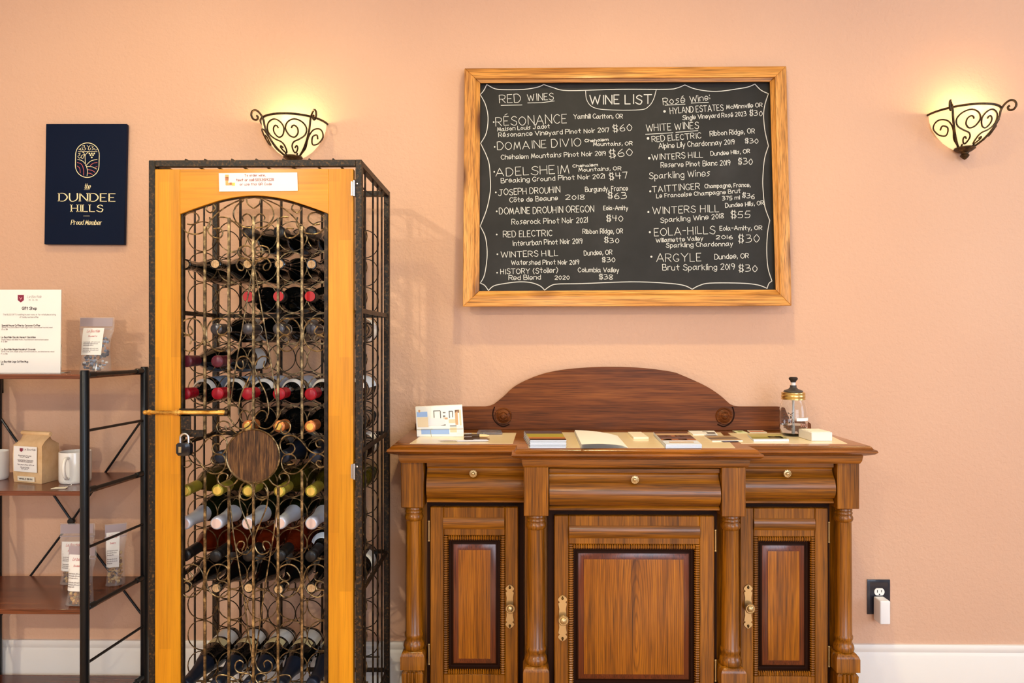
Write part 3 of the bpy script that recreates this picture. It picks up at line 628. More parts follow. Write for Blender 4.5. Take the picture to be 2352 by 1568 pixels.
def bead_strip(b, a, c, width, pitch):
    """row of little ribs from a to c (in a plane of constant Y), each rib `width` long across the run"""
    a, c = Vector(a), Vector(c); t = (c-a); n = max(2, int(t.length/pitch)); t /= n; q = Vector((-t.z, 0, t.x)).normalized()*width/2
    r = t.length*.46
    for k in range(n):
        m = a+t*(k+.5)
        b.tube([m-q, m-q*.5+Vector((0, -r*1.2, 0)), m+q*.5+Vector((0, -r*1.2, 0)), m+q], [r*.7, r, r, r*.7], 6)
def handle(parent, px, Y, pz, hh=.063):
    c = P(px, pz, Y); b = MB(); w = .0128
    half = [(0, 1.0), (.35, .97), (.75, .90), (1.0, .83), (.95, .76), (.6, .70), (.95, .64), (.85, .54), (.72, .40), (.80, .2), (.8, 0)]
    prof = [(c.x+x*w, c.z+y*hh) for x, y in half]+[(c.x+x*w, c.z-y*hh) for x, y in half[::-1][1:]]
    prof += [(c.x-x*w, c.z-y*hh) for x, y in half[1:-1]]+[(c.x-x*w, c.z+y*hh) for x, y in half[::-1][:-1]]
    pl = [];
    for q in prof:
        if not pl or (abs(q[0]-pl[-1][0])+abs(q[1]-pl[-1][1])) > 1e-5: pl.append(q)
    b.prism([(x, Y, z) for x, z in pl], (0, -.0025, 0))
    o = part('handle_plate', b, BRASS, parent, .0006, label='long antique brass plate')
    b = MB()
    for s in (-1, 1): b.sphere((c.x, Y-.003, c.z+s*hh*.86), .0035, 8); b.sphere((c.x, Y-.003, c.z+s*hh*.93), .0022, 8)
    for q in (o,): pass
    part('plate_screw', b, BRASS_DK, parent)
    b = MB(); r = .0145
    b.lathe([(r*.4, .002), (r*.45, .010), (r*.95, .013), (r*1.0, .0155), (r*.9, .018), (r*.82, .0165), (r*.66, .0165), (r*.62, .019), (r*.46, .021), (r*.2, .0225), (0, .023)], (c.x+.0015, Y, c.z-.001), '-y', 24)
    part('knob', b, BRASS, parent, label='round brass knob')
def door(x0, x1, Y, z1, z0, sx0, sx1, sz1, sz0, bx0, bx1, bz1, bz0, hpx, hpy, hinge_side, bw, panel_mat=None):
    fr = MB()
    for a, c, e, f in ((x0, bx0, z0, z1), (bx1, x1, z0, z1), (bx0, bx1, bz1, z1), (bx0, bx1, z0, bz0)): fr.box(a, c, Y, Y+.022, e, f)
    o = part('door', fr, OAK_Z, sb, .0022)
    b = MB(); h = (sz1-sz0); b.loft([[(x, Y-.0+q, sz0+h*t) for q, t in ((.004, 0), (-.001, .04), (-.005, .2), (-.0065, .5), (-.005, .8), (-.001, .96), (.004, 1))] for x in (sx0, sx1)])
    part('pillow_strip', b, OAK_X, o)
    b = MB(); hw = bw/2; pt = .0064
    for a, c in (((bx0+bw, Y+.004, bz1-hw), (bx1-bw, Y+.004, bz1-hw)), ((bx0+bw, Y+.004, bz0+hw), (bx1-bw, Y+.004, bz0+hw)), ((bx0+hw, Y+.004, bz0), (bx0+hw, Y+.004, bz1)), ((bx1-hw, Y+.004, bz0), (bx1-hw, Y+.004, bz1))):
        bead_strip(b, a, c, bw, pt)
    part('beaded_moulding', b, OAK_Z, o, label='ribbed rope-like moulding')
    # hollow channel and raised panel
    ix0, ix1, iz0, iz1 = bx0+bw, bx1-bw, bz0+bw, bz1-bw
    rr = lambda d, yy: [(ix0+d, yy, iz0+d), (ix1-d, yy, iz0+d), (ix1-d, yy, iz1-d), (ix0+d, yy, iz1-d)]
    b = MB(); b.loft([rr(-.002, Y+.006), rr(.001, Y+.016), rr(.006, Y+.018), rr(.012, Y+.011), rr(.015, Y+.010)], cap=False); part('panel_channel', b, OAK_SHADE, o)  # shade of the hollow is put into its dark colour
    f = .030
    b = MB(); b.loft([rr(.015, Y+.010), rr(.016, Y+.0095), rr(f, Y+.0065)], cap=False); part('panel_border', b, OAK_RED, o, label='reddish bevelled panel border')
    b = MB(); b.loft([rr(f, Y+.0065), rr(f, Y+.005), rr(f+.002, Y+.0045)]); part('panel', b, panel_mat or OAK_PANEL, o, label='raised oak panel with lighter grain')
    handle(o, hpx, Y-.0005, hpy)
    for zc in (sz0-.005, bz0+.055):
        b = MB(); hx = x0-.004 if hinge_side < 0 else x1+.004
        b.tube([(hx, Y+.003, zc-.026), (hx, Y+.003, zc+.026)], .0022, 8); b.sphere((hx, Y+.003, zc+.028), .003, 8); b.sphere((hx, Y+.003, zc-.028), .003, 8)
        part('hinge', b, BRASS, o, label='thin brass hinge pin')
YDS, YDC = YS+.034, YC+.034
zf = lambda py, Y, px=1450: Z(px, py, Y)
sz = dict(z1=zf(1164, YDS, 1090), z0=.20, sz1=zf(1187, YDS, 1090), sz0=zf(1216, YDS, 1090), bz1=zf(1230, YDS, 1090), bz0=zf(1548, YDS, 1090))
xd = lambda px: X(px, YDS); xe = lambda px: X(px, YDC)
door(xd(988), xd(1190), YDS, sz['z1'], .2, xd(1018), xd(1158), sz['sz1'], sz['sz0'], xd(1019), xd(1160), sz['bz1'], sz['bz0'], 1171, 1392, -1, .0125)
door(xd(1700), xd(1902), YDS, sz['z1'], .2, xd(1731), xd(1871), sz['sz1'], sz['sz0'], xd(1731), xd(1872), sz['bz1'], sz['bz0'], 1718, 1392, 1, .0125)
door(xe(1273), xe(1641), YDC, zf(1184, YDC), .2, xe(1307), xe(1607), zf(1206, YDC), zf(1237, YDC), xe(1306), xe(1607), zf(1250, YDC), sz['bz0'], 1292, 1419, 1, .0125, OAK_CATHEDRAL)
cathedral(OAK_CATHEDRAL, P(1462, 1455, YDC)-sb.location)
# back board with its arch and volutes
YK = 2.290
pts = [(954, 990), (954, 973), (962, 968), (1003, 966), (1012, 950), (1024, 935), (1063, 934), (1115, 934), (1126, 932), (1135, 928), (1155, 912), (1186, 885), (1237, 862), (1288, 850), (1350, 844), (1411, 842.5), (1475, 845), (1540, 853), (1568, 862), (1619, 885), (1652, 906), (1676, 927), (1686, 932), (1700, 934), (1791, 934), (1800, 936), (1807, 950), (1815, 966), (1856, 968), (1863, 973), (1864, 990)]
cur = [pts[0]]+[(q.x, q.y) for q in cr([(x, y, 0) for x, y in pts[1:9]], 1)]+[(q.x, q.y) for q in cr([(x, y, 0) for x, y in pts[9:22]], 5)]+pts[22:]
b = MB(); b.prism([(lambda q: (q.x, YK, max(q.z, zt)))(P(x, y, YK)) if y < 989 else (P(x, y, YK).x, YK, zt) for x, y in cur], (0, .02, 0))
bb = part('backboard', b, OAK_BACK, sb, .001)
for px, s in ((1156, -1), (1663, 1)):
    c = P(px, 955, YK); b = MB(); r = .0275
    b.lathe([(r, -.001), (r, .003), (r*.94, .0055), (r*.86, .005), (r*.80, .003), (r*.74, .0035), (r*.62, .008), (r*.50, .0105), (r*.42, .009), (r*.38, .010), (r*.30, .014), (r*.18, .016), (r*.14, .0155), (0, .017)], c, '-y', 36)
    part('rosette', b, OAK_BACK, bb, label='turned bullseye rosette')
    b = MB(); vol = [(1136, 934), (1132, 948), (1134, 962), (1143, 973), (1156, 979), (1170, 974)]
    vol = [(x if s < 0 else 2818-x, y) for x, y in vol]
    b.tube([P(q.x, q.y, YK-.0003) for q in cr([(x, y, 0) for x, y in vol], 5)], .0022, 6); part('volute_groove', b, OAK_SHADE, bb)  # dark tube paints the shaded line of the carved volute

# ------------------------------------------------------------------ things lying on the sideboard
class Quad:
    def __init__(s, a, b, c, d): s.a, s.b, s.c, s.d = map(Vector, (a, b, c, d)); s.n = (s.b-s.a).cross(s.d-s.a).normalized()
    def __call__(s, u, v, off=.0004): return s.a*(1-u)*(1-v)+s.b*u*(1-v)+s.c*u*v+s.d*(1-u)*v+s.n*off
    def patch(s, mb, u0, v0, u1, v1, mi, off=.0004): mb.add([s(u0, v0, off), s(u1, v0, off), s(u1, v1, off), s(u0, v1, off)], [(0, 1, 2, 3)], mi)
def lying(name, label, cat, quad, z0, th, mats, group=None, bevel=.0004, as_thing=False):
    """flat item: quad = pixels of its upper face (front-left, front-right, back-right, back-left)"""
    v = [G(x, y, z0+th) for x, y in quad]; b = MB(); b.prism([q-Vector((0, 0, th)) for q in v], (0, 0, th))
    c = sum(v, Vector())/4-Vector((0, 0, th))
    if as_thing:
        t = thing(name, label, cat, c, group); return t, b, Quad(*v)
    return solo(name, b, mats, label, cat, c, group, bevel), Quad(*v)
zs = zt+.0008
col = lambda n, rgb, r=.4: flat(n, rgb, r)
# propped postcard set
yq = 2.13
f4 = [P(957.5, 999, yq-.012), P(1065, 994.5, yq-.012), P(1061, 926.5, yq+.004), P(954, 931, yq+.004)]
zmin = min(q.z for q in f4); f4 = [q-Vector((0, 0, zmin-zs)) if i > 1 else Vector((q.x, q.y, zs)) for i, q in enumerate(f4)]
t = thing('postcard_set', 'white card set with an interior photo propped at the left end of the sideboard', 'postcards', ((f4[0].x+f4[1].x)/2, yq, zs))
b = MB(); b.prism(f4, (0, .010, .0015)); card = part('card', b, WHITE, t, .0006)
q = Quad(*f4); q.n = -q.n if q.n.y > 0 else q.n
cols = [col('print_sky_blue', (150, 178, 226)), col('print_tan', (206, 160, 116)), col('print_brown', (130, 92, 66)), col('print_pale', (224, 222, 226)), col('print_sand', (228, 204, 170)), col('print_grey', (112, 106, 104)), INK_L]
b = MB()
for u0, v0, u1, v1, mi in ((.02,.66,.25,.83,0),(.03,.32,.26,.64,4),(.06,.70,.10,.9,1),(.14,.36,.23,.56,2),(.38,.62,.40,.84,5),(.38,.83,.53,.86,5),(.52,.60,.54,.84,5),(.26,.36,.62,.6,3),(.58,.76,.64,.80,5),(.58,.64,.63,.69,5),(.58,.56,.68,.62,1),
  (.71,.60,.73,.82,5),(.71,.80,.79,.83,5),(.78,.62,.80,.82,5),(.84,.38,.90,.86,1),(.84,.76,.93,.86,2),(.93,.36,.97,.86,4),(.52,.36,.63,.40,5),(.7,.44,.84,.56,4),(.72,.33,.86,.36,5),(.72,.14,.86,.30,4),(.86,.08,.98,.34,3),(.10,.08,.7,.26,0)): q.patch(b, u0, v0, u1, v1, mi)
part('printed_photo', b, cols, card)
b = MB(); b.tube([q(.0, .235, .001), q(1, .25, .001)], .0007, 5); b.tube([q(.31, -.01, .001), q(.30, .24, .001), q(.34, .26, .002)], .0007, 5); part('string', b, flat('jute_string', (176, 160, 112), .7), t)
# corkscrews, pens, packet
def pen(name, label, cat, a, c, r, mats, group=None, z=zs):
    A, Cc = G(*a, z+r), G(*c, z+r); t = thing(name, label, cat, (A+Cc)/2-Vector((0, 0, r)), group)
    b = MB(); d = Cc-A; b.tube([A, A+d*.04, A+d*.06, A+d*.62], [r*.6, r*.9, r, r], 10); part('barrel', b, mats[0], t)
    b = MB(); b.tube([A+d*.62, A+d*.64, A+d*.9, Cc], [r*1.02, r*1.05, r*.85, r*.15], 10); part('grip', b, mats[1], t)
    b = MB(); b.tube([A+d*.02+Vector((0, 0, r)), A+d*.3+Vector((0, 0, r*1.25))], r*.25, 5); part('clip', b, mats[2], t)
DARKW = flat('dark_brown_grip', (62, 38, 26), .35)
pen('corkscrew', 'dark brown corkscrew with a pale inset handle behind the striped one', 'corkscrew', (1066, 999.5), (1124, 1000.5), .0048, (DARKW, flat('bone_handle', (232, 206, 158), .4), STEEL), 'corkscrews')
pen('corkscrew', 'dark corkscrew with a row of pale studs nearest the sideboard edge', 'corkscrew', (1066, 1006.5), (1125, 1008), .0048, (DARKW, flat('striped_handle', (120, 84, 50), .4), STEEL), 'corkscrews')
pen('pen', 'slim pale grey pen lying in front of the corkscrews', 'pen', (1122, 1011.5), (1006, 1012.5), .0028, (flat('pale_grey_pen', (206, 204, 214), .3), STEEL, STEEL))
t, b, qd = lying('clear_packet', 'small clear plastic packet lying against the backboard', 'packet', [(1095, 993.5), (1154, 993.5), (1152, 986.5), (1098, 986.5)], zs, .006, None, as_thing=True)
part('sleeve', b, flat('clear_plastic', (226, 228, 240), .08, trans=.85, ior=1.2), t, .002)
b = MB(); qd.patch(b, .15, .3, .35, .7, 0, -.003); b.tube([qd(.2, .5, -.003), qd(.9, .5, -.003)], .0012, 6); part('contents', b, flat('violet_grey', (92, 88, 120), .3), t)
# brochure stack
COVER = [col('cover_dusk', (84, 74, 86), .25), col('cover_field', (178, 166, 70), .25), col('cover_orange', (196, 120, 64), .25), col('cover_dark', (58, 46, 46), .25)]
zz = zs; NB = 6
for k in range(NB):
    th = .0034; dx = random.uniform(-1.2, 1.2)
    s = [(1217+dx, 1029-3.1*(k+1)), (1300+dx, 1029-3.1*(k+1))]
    A, Bq = (G(*p, zz+th) for p in s); ln = Vector((-.016, .20, 0))
    v = [A, Bq, Bq+ln+Vector((.012, 0, 0)), A+ln]
    b = MB(); b.prism([p-Vector((0, 0, th-.0003)) for p in v], (0, 0, th-.0003)); pos = ['lowest', 'second from the bottom', 'third from the bottom', 'third from the top', 'second from the top', 'topmost'][k]
    lab = 'vineyard brochure, %s of the stack left of the stapled papers' % pos
    t = thing('brochure', lab, 'brochure', sum(v, Vector())/4-Vector((0, 0, th)), 'brochures in the stack')
    part('pages', b, flat('bluish_white_pages', (214, 222, 238), .5), t)
    b = MB(); q = Quad(*v); e = -.00005
    b.add([q(0, 0, e), q(1, 0, e), q(1, 1, e), q(0, 1, e)], [(0, 1, 2, 3)], 3)
    for v0, v1, mi in ((0, .15, 3), (.15, .3, 2), (.3, .44, 1), (.44, .66, 1), (.66, 1, 0)): q.patch(b, 0, v0, 1, v1, mi, .0001)
    part('cover', b, COVER, t); zz += th
# stapled papers, fanned
t = thing('stapled_papers', 'white stapled paper packet fanned open in the middle of the sideboard', 'papers', G(1385, 1010, zs))
for k in range(5):
    v = [G(1334+k*.5, 1029-k*2.2, zs+.0006+k*.0033), G(1443-k*3, 1028-k*1.2, zs+.0004+k*.0012), G(1418-k*3, 1000-k*.8, zs+.0008+k*.0015), G(1319+k*.3, 991.5-k*1.0, zs+.001+k*.0026)]
    b = MB(); g = 6; q = Quad(*v)
    vs = [q(i/g, j/g, .0008*k*math.sin(i/g*3.14)) for j in range(g+1) for i in range(g+1)]
    b.add(vs, [(j*(g+1)+i, j*(g+1)+i+1, (j+1)*(g+1)+i+1, (j+1)*(g+1)+i) for j in range(g) for i in range(g)]); b.add([x-Vector((0, 0, .0003)) for x in vs], [(j*(g+1)+i, (j+1)*(g+1)+i, (j+1)*(g+1)+i+1, j*(g+1)+i+1) for j in range(g) for i in range(g)])
    part('sheet', b, WHITE, t)
b = MB(); b.tube([q(.30, .50, .0018), q(.40, .44, .0018)], .0006, 5); part('staple', b, INK, t)
lying('card_stack', 'small cream card block lying just right of the stapled papers', 'cards', [(1455, 1003.5), (1490, 1003.5), (1473, 991.5), (1442, 991.5)], zs, .006, CREAM)
# booklets with a brown photo cover
COV2 = [col('cover_terracotta', (176, 110, 76), .3), col('cover_umber', (104, 72, 62), .3), col('cover_sand', (214, 178, 140), .3), col('cover_plum', (112, 88, 92), .3)]
zz = zs
for k in range(3):
    th = .0036; oy = 3.1*k
    v = [G(1529+k*.4, 1026.5-oy, zz+th), G(1612, 1026-oy, zz+th), G(1573+k*2, 995.5-oy*.6, zz+th), G(1501, 995.5-oy*.6, zz+th)]
    b = MB(); b.prism([p-Vector((0, 0, th-.0003)) for p in v], (0, 0, th-.0003))
    t = thing('booklet', '%s booklet of the pile with the brown photo cover right of the stapled papers' % ['bottom', 'middle', 'top'][k], 'booklet', sum(v, Vector())/4-Vector((0, 0, th)), 'photo cover booklets')
    part('pages', b, flat('bluish_white_pages', (214, 222, 238), .5), t)
    b = MB(); q = Quad(*v); e = -.00005; b.add([q(0, 0, e), q(1, 0, e), q(1, 1, e), q(0, 1, e)], [(0, 1, 2, 3)], 3)
    for u0, v0, u1, v1, mi in ((0,.3,1,.42,0),(0,.42,1,.55,3),(0,.55,1,.72,1),(.1,.58,.3,.66,2),(.4,.6,.55,.7,0),(.65,.57,.9,.68,2),(0,.72,1,.86,2),(0,.86,1,1,1),(.15,.12,.85,.2,2),(.05,.32,.3,.4,2),(.5,.33,.75,.41,1)): q.patch(b, u0, v0, u1, v1, mi, .0001)
    part('cover', b, COV2, t); zz += th
def print_card(name, label, quad, th, base, patches, mats, cat='card', z0=None):
    t, b, q = lying(name, label, cat, quad, z0 or zs, th, None, as_thing=True); c = part('card', b, base, t)
    b = MB()
    for a in patches: q.patch(b, *a, .0002)
    part('printed_cover', b, mats, c); return t
BLK = flat('black_card', (40, 36, 44), .35); PUR = flat('purple_print', (110, 100, 150), .4); GRN = flat('green_print', (150, 160, 84), .4); TANC = flat('tan_cover', (178, 148, 116), .35); TAUPE = flat('taupe_cover', (112, 92, 80), .35); RED = flat('red_print', (196, 96, 60), .4); PALEG = flat('pale_green_card', (220, 226, 186), .45)
print_card('leaflet', 'white folded leaflet with a small dark mark by the backboard', [(1592, 997), (1648, 997), (1640, 988.5), (1580, 988.5)], .0022, WHITE, [(.62, .15, .95, .5, 0), (.5, .6, .7, .75, 1)], [BLK, INK_L])
print_card('leaflet', 'grey-white card with a dark band lying in front of the folded leaflet', [(1622, 1002), (1652, 1002), (1646, 996), (1616, 996)], .0012, flat('grey_card', (196, 190, 190), .45), [(.1, .4, .9, .8, 0)], [BLK])
print_card('leaflet', 'tan and taupe leaflet lying at an angle right of the booklet pile', [(1636, 1012), (1706, 1011), (1681, 1000), (1618, 1001)], .002, WHITE, [(0, .35, 1, .62, 0), (.0, .62, 1, 1, 1), (0, .05, 1, .33, 1)], [TAUPE, TANC])
print_card('leaflet', 'black card edge poking out at the front of the tan leaflet', [(1662, 1014.5), (1697, 1013.5), (1690, 1011.5), (1655, 1012)], .0008, BLK, [(.1, .2, .6, .6, 0)], [PUR])
print_card('leaflet', 'small pale green card by the backboard left of the red one', [(1693, 993.5), (1718, 993.5), (1706, 988.5), (1682, 988.5)], .001, PALEG, [(.3, .3, .7, .7, 0)], [GRN])
print_card('leaflet', 'red and cream card by the backboard near the glass jar', [(1722, 992.5), (1762, 992.5), (1752, 988), (1716, 988)], .001, CREAM, [(.05, .25, .95, .75, 0)], [RED])
for k, d in ((0, 'lower'), (1, 'upper')):
    print_card('brochure', '%s of the two green vineyard brochures in front of the glass jar' % d, [(1731, 1011.5-k*2.2), (1812, 1011-k*2.2), (1795, 998.5-k*1.6), (1717, 998.5-k*1.6)], .0026, flat('bluish_white_pages', (214, 222, 238), .5), [(0, .15, 1, .5, 0), (0, .5, 1, 1, 1), (.5, .2, .9, .6, 2)], [col('cover_olive', (150, 144, 66), .3), col('cover_moss', (196, 184, 120), .3), col('cover_bark', (110, 100, 60), .3)], 'brochure', zs+k*.0027)
# card holder box
a, c2 = G(1864, 1013, zs), G(1912, 1013, zs)
t = thing('card_box', 'white open box of cards at the right end of the sideboard', 'box', ((a.x+c2.x)/2, a.y+.03, zs))
dx = Vector((-.004, .085, 0)); up = Vector((0, 0, .0255))
b = MB(); b.prism([a, c2, c2+dx, a+dx], up); part('box', b, flat('white_carton', (226, 222, 220), .5), t, .0015)
b = MB(); e = Vector((.003, .003, 0)); f = Vector((-.003, .003, 0))
for k in range(4): b.prism([a+up+e+dx*(.05+.22*k), c2+up+f+dx*(.05+.22*k), c2+up+f+dx*(.22+.22*k), a+up+e+dx*(.22+.22*k)], (0, 0, .0012))
part('cards', b, CREAM, t)
# glass jar with a knobbed pump lid
jc = P(1822, 784, 2.16); J = Vector((jc.x, 2.16, zs)); s = 2.16/F
t = thing('glass_jar', 'clear glass jar with a gold band and black knobbed lid on the sideboard', 'jar', J)
GLASS = flat('clear_glass', (250, 252, 252), .02, trans=1.0, ior=1.3)
b = MB(); po = [(.0, .0), (.024, 0), (.0345, .006), (.0405, .020), (.0415, .050), (.0405, .078), (.036, .096), (.0315, .106), (.0310, .117)]
pi = [(.029, .117), (.0295, .106), (.034, .095), (.0383, .078), (.0393, .050), (.0385, .021), (.033, .009), (.022, .005), (.0, .005)]
b.lathe(po+pi, J, 'z', 40); part('glass_body', b, GLASS, t)
b = MB(); b.lathe([(0, .006), (.022, .006), (.032, .0105), (.0375, .022), (.0382, .034), (0, .034)], J, 'z', 32); part('liquid', b, flat('clear_liquid', (236, 240, 244), .02, trans=1.0, ior=1.33), t)
b = MB(); b.lathe([(.030, .110), (.0345, .110), (.0345, .114), (.0335, .115), (.0345, .117), (.0345, .123), (.0335, .125), (.0345, .127), (.0340, .131), (.028, .133), (0, .133)], J, 'z', 36); part('band', b, flat('gold_lid', (214, 184, 116), .28, 1.0), t, label='gold screw band')
b = MB(); b.lathe([(.029, .132), (.027, .137), (.014, .142), (.0095, .147), (.0095, .153), (.0, .153)], J, 'z', 28); part('lid', b, flat('dark_grey_lid', (62, 56, 54), .4), t)
b = MB(); b.lathe([(.0065, .152), (.0065, .163), (0, .163)], J, 'z', 16); b.lathe([(.0035, .012), (.0035, .112), (0, .112)], J, 'z', 10); part('pump_tube', b, flat('frosted_white', (226, 224, 226), .3), t)
b = MB(); b.lathe([(.0, .162), (.008, .162), (.0085, .166), (.0125, .170), (.0135, .175), (.010, .178), (0, .178)], J, 'z', 24); part('lid_knob', b, flat('black_knob', (38, 32, 32), .35), t)
b = MB()
for k in range(46):      # speckled print round the left side
    a_ = R(random.uniform(205, 250)); z_ = random.uniform(.026, .074); r_ = .0419
    c = J+Vector((r_*math.cos(a_), r_*math.sin(a_), z_)); u = Vector((-math.sin(a_), math.cos(a_), 0))*random.uniform(.0008, .002); v_ = Vector((0, 0, random.uniform(.0008, .002)))
    b.add([c-u-v_, c+u-v_, c+u+v_, c-u+v_], [(0, 1, 2, 3)], 0)
for z0, z1, mi in ((.048, .057, 1),):
    L = [J+Vector((.0419*math.cos(R(a)), .0419*math.sin(R(a)), z)) for z in (z0, z1) for a in range(262, 336, 6)]; n = len(L)//2
    b.add(L, [(i, i+1, n+i+1, n+i) for i in range(n-1)], 1)
for k in range(5):
    L = [J+Vector((.0420*math.cos(R(a)), .0420*math.sin(R(a)), z)) for z in (.030, .040) for a in (278+k*10, 284+k*10)]; b.add(L, [(0, 1, 3, 2)], 2)
part('printed_label', b, [INK, WHITE, flat('rust_print', (150, 96, 74), .5)], t)
# ------------------------------------------------------------------ wine cage
Y0, Y1 = 1.80, 2.19
xa, xb = X(341, Y0), X(831, Y0); zc = P(586, 367, Y0).z; pw = .0165
cage = thing('wine_cage', 'tall black and gold iron wine cage with a locked honey-wood scrollwork door', 'wine cabinet', ((xa+xb)/2, (Y0+Y1)/2, 0))
for x in (xa, xb-pw):
    for y in (Y0, Y1-pw):
        b = MB(); b.box(x, x+pw, y, y+pw, 0, zc); part('corner_post', b, IRON, cage, .0012)
for z0, z1, nm in ((zc-pw, zc, 'top_rail'), (.03, .03+pw, 'bottom_rail')):
    for a in ((xa+pw, xb-pw, Y0+.0005, Y0+pw), (xa+pw, xb-pw, Y1-pw, Y1-.0005), (xa+.0005, xa+pw, Y0+pw, Y1-pw), (xb-pw, xb-.0005, Y0+pw, Y1-pw)):
        b = MB(); b.box(*a, z0, z1); part(nm, b, IRON, cage, .001)
STRAPS = [1.32, .955, .588, .22]
for nm, x in (('left', xa+pw/2), ('right', xb-pw/2)):
    b = MB()
    for y in (1.835, 1.876, 1.976, 2.04, 2.10): b.tube([(x, y, .04), (x, y, zc-pw)], .0028, 7)
    part('side_lattice', b, IRON_DARK, cage)
    for z in STRAPS:
        b = MB(); b.box(x-.003, x+.003, Y0+pw, Y1-pw, z-.006, z+.006); part('side_strap', b, IRON, cage)
b = MB()
for px in (552, 600, 646, 692, 740, 788, 836): b.tube([(X(px, Y1-.01), Y1-.009, .04), (X(px, Y1-.01), Y1-.009, zc-pw)], .004, 7)
part('back_lattice', b, IRON_DARK, cage)
for z in STRAPS:
    b = MB(); b.box(xa+pw, xb-pw, Y1-.006, Y1-.001, z-.006, z+.006); part('back_strap', b, IRON, cage)
b = MB()
for px in (426, 470, 532, 588, 650, 710, 765): b.tube([(X(px, Y0), Y0+.001, zc+.0012), (X(px, Y0), Y1-.002, zc+.0012)], .0028, 7)
part('top_lattice', b, IRON_DARK, cage)
b = MB(); b.box(xa+pw, xb-pw, Y0+pw, Y1-pw, .034, .040); part('base_sheet', b, IRON, cage)
# ring lattice that carries the bottles
YTIP = 1.842
CX = [X(423.5+72.6*i, YTIP) for i in range(6)]; CZ = [Z(570, 529+74.5*j, YTIP) for j in range(15)]
RR, RT = .0413, .0016
for yr in (1.948, 2.105):
    b = MB()
    for x in CX:
        for z in CZ: b.tube([(x+RR*math.cos(R(a)), yr, z+RR*math.sin(R(a))) for a in range(0, 360, 15)], RT, 5, closed=True)
        b.tube([(x, yr+.0025, .036), (x, yr+.0025, CZ[-1]-RR)], .0022, 5)
    b.tube([(xa+pw, yr+.003, CZ[-1]-RR-.003), (xb-pw, yr+.003, CZ[-1]-RR-.003)], .0024, 6)
    part('ring_lattice', b, IRON_ROD if yr < 2 else IRON_DARK, cage, label='rows of iron rings that hold the bottles')
# door
YD = Y0+.001
dl, dr = X(356, YD), X(811, YD); dt = Z(584, 388, YD); db = .075
sl, sr = X(413.5, YD), X(754, YD); za = lambda py: Z(584, py, YD)
archz = lambda x: None
arc = [(413.5, 491), (440, 481), (475, 469), (510, 458.5), (548, 451.5), (584, 449), (620, 451.5), (658, 458.5), (693, 469), (728, 481), (754, 491)]
arcs = [(q.x, q.y) for q in cr([(x, y, 0) for x, y in arc], 4)]
b = MB(); d = (0, .021, 0)
for x0, x1 in ((dl, sl), (sr, dr)): b.prism([(x0, YD, db), (x1, YD, db), (x1, YD, dt), (x0, YD, dt)], d, 0)
low = [(X(x, YD), YD, za(y)) for x, y in arcs]; low[0] = (sl, YD, low[0][2]); low[-1] = (sr, YD, low[-1][2])
n = len(low); vs = low+[(x, YD, dt) for x, y, z in low]; vs += [(x, y+.021, z) for x, y, z in vs]
fs = []
for i in range(n-1):
    fs += [(i, i+1, n+i+1, n+i), (2*n+i, 3*n+i, 3*n+i+1, 2*n+i+1), (i, 2*n+i, 2*n+i+1, i+1), (n+i, n+i+1, 3*n+i+1, 3*n+i)]
fs += [(0, n, 3*n, 2*n), (n-1, 3*n-1, 4*n-1, 2*n-1)]
b.add(vs, fs, 1)
b.prism([(sl, YD, db), (sr, YD, db), (sr, YD, db+.085), (sl, YD, db+.085)], d, 1)
door_ = part('door', b, [HONEY_Z, HONEY_X], cage, .0008, label='honey-coloured wooden door frame with arched opening')
YG = Y0+.010
Q = lambda x, y: P(x, y, YG)
b = MB(); b.tube([Q(x, y+3.0) for x, y in arcs], .0034, 6)
for px in (418.5, 749.5): b.box(X(px, YG)-.0045, X(px, YG)+.0045, YG-.004, YG+.006, db+.085, Z(584, 490, YG))
part('grille_frame', b, IRON_DARK, door_)
zbot = db+.085
def gbar(px, ya, yb=None):
    p = Q(px, ya); e = Q(px, yb) if yb else Vector((p.x, YG, zbot)); b = MB(); b.bar(p, e, .0029, .0029); part('grille_bar', b, IRON_ROD, door_)
for px, segs in ((471, ((520, 1008), (1080, None))), (526, ((500, 958), (1117, None)))):
    for s in segs: gbar(px, *s); gbar(1165-px, *s)
gbar(582.5, 497, 984); gbar(582.5, 1109)
ZT = {4: (330, 340), 5: (330, 680), 6: (330, 940), 7: (330, 1208)}
def scroll(k, pts, mirror=True, r=.0019, dz=0, smooth=True, lab=None):
    ox, oy = ZT[k]; pp = [(ox+x/3.987, oy+y/3.987+dz) for x, y in pts]
    for mir in ((0, 1) if mirror else (0,)):
        q = [(1165-x if mir else x, y) for x, y in pp]
        L = cr([(x, y, 0) for x, y in q], 5) if smooth else [Vector((x, y, 0)) for x, y in q]
        b = MB(); b.tube([P(v.x, v.y, YG-.0005) for v in L], r, 6); part('scroll', b, IRON_ROD, door_)
# crown of the grille
scroll(4, [(400,695),(460,698),(505,655),(490,605),(430,590),(370,625),(347,700),(385,765),(470,789),(560,762),(612,700),(604,632)])
scroll(4, [(650,560),(612,592),(572,562),(590,522),(638,515),(658,556),(632,582)])
scroll(4, [(1004,452),(900,470),(760,535),(650,620),(592,700),(592,770),(640,815),(698,822),(724,778),(700,737),(640,738)])
scroll(4, [(920,478),(850,530),(822,600),(842,665),(900,718),(985,730)])
scroll(4, [(690,632),(770,640),(850,700),(930,790),(985,860),(1004,930)])
scroll(4, [(1004,870),(1000,700),(985,630),(945,602),(905,630),(915,668)])
scroll(4, [(942,470),(955,515),(1004,552)])
scroll(4, [(925,915),(927,960),(955,990),(990,960),(985,915),(940,895),(880,910),(862,960),(890,1000),(950,1012),(1003,1062)])
scroll(4, [(1003,1085),(960,1028),(890,1012),(850,1060),(870,1110),(905,1118),(918,1085),(885,1050)])
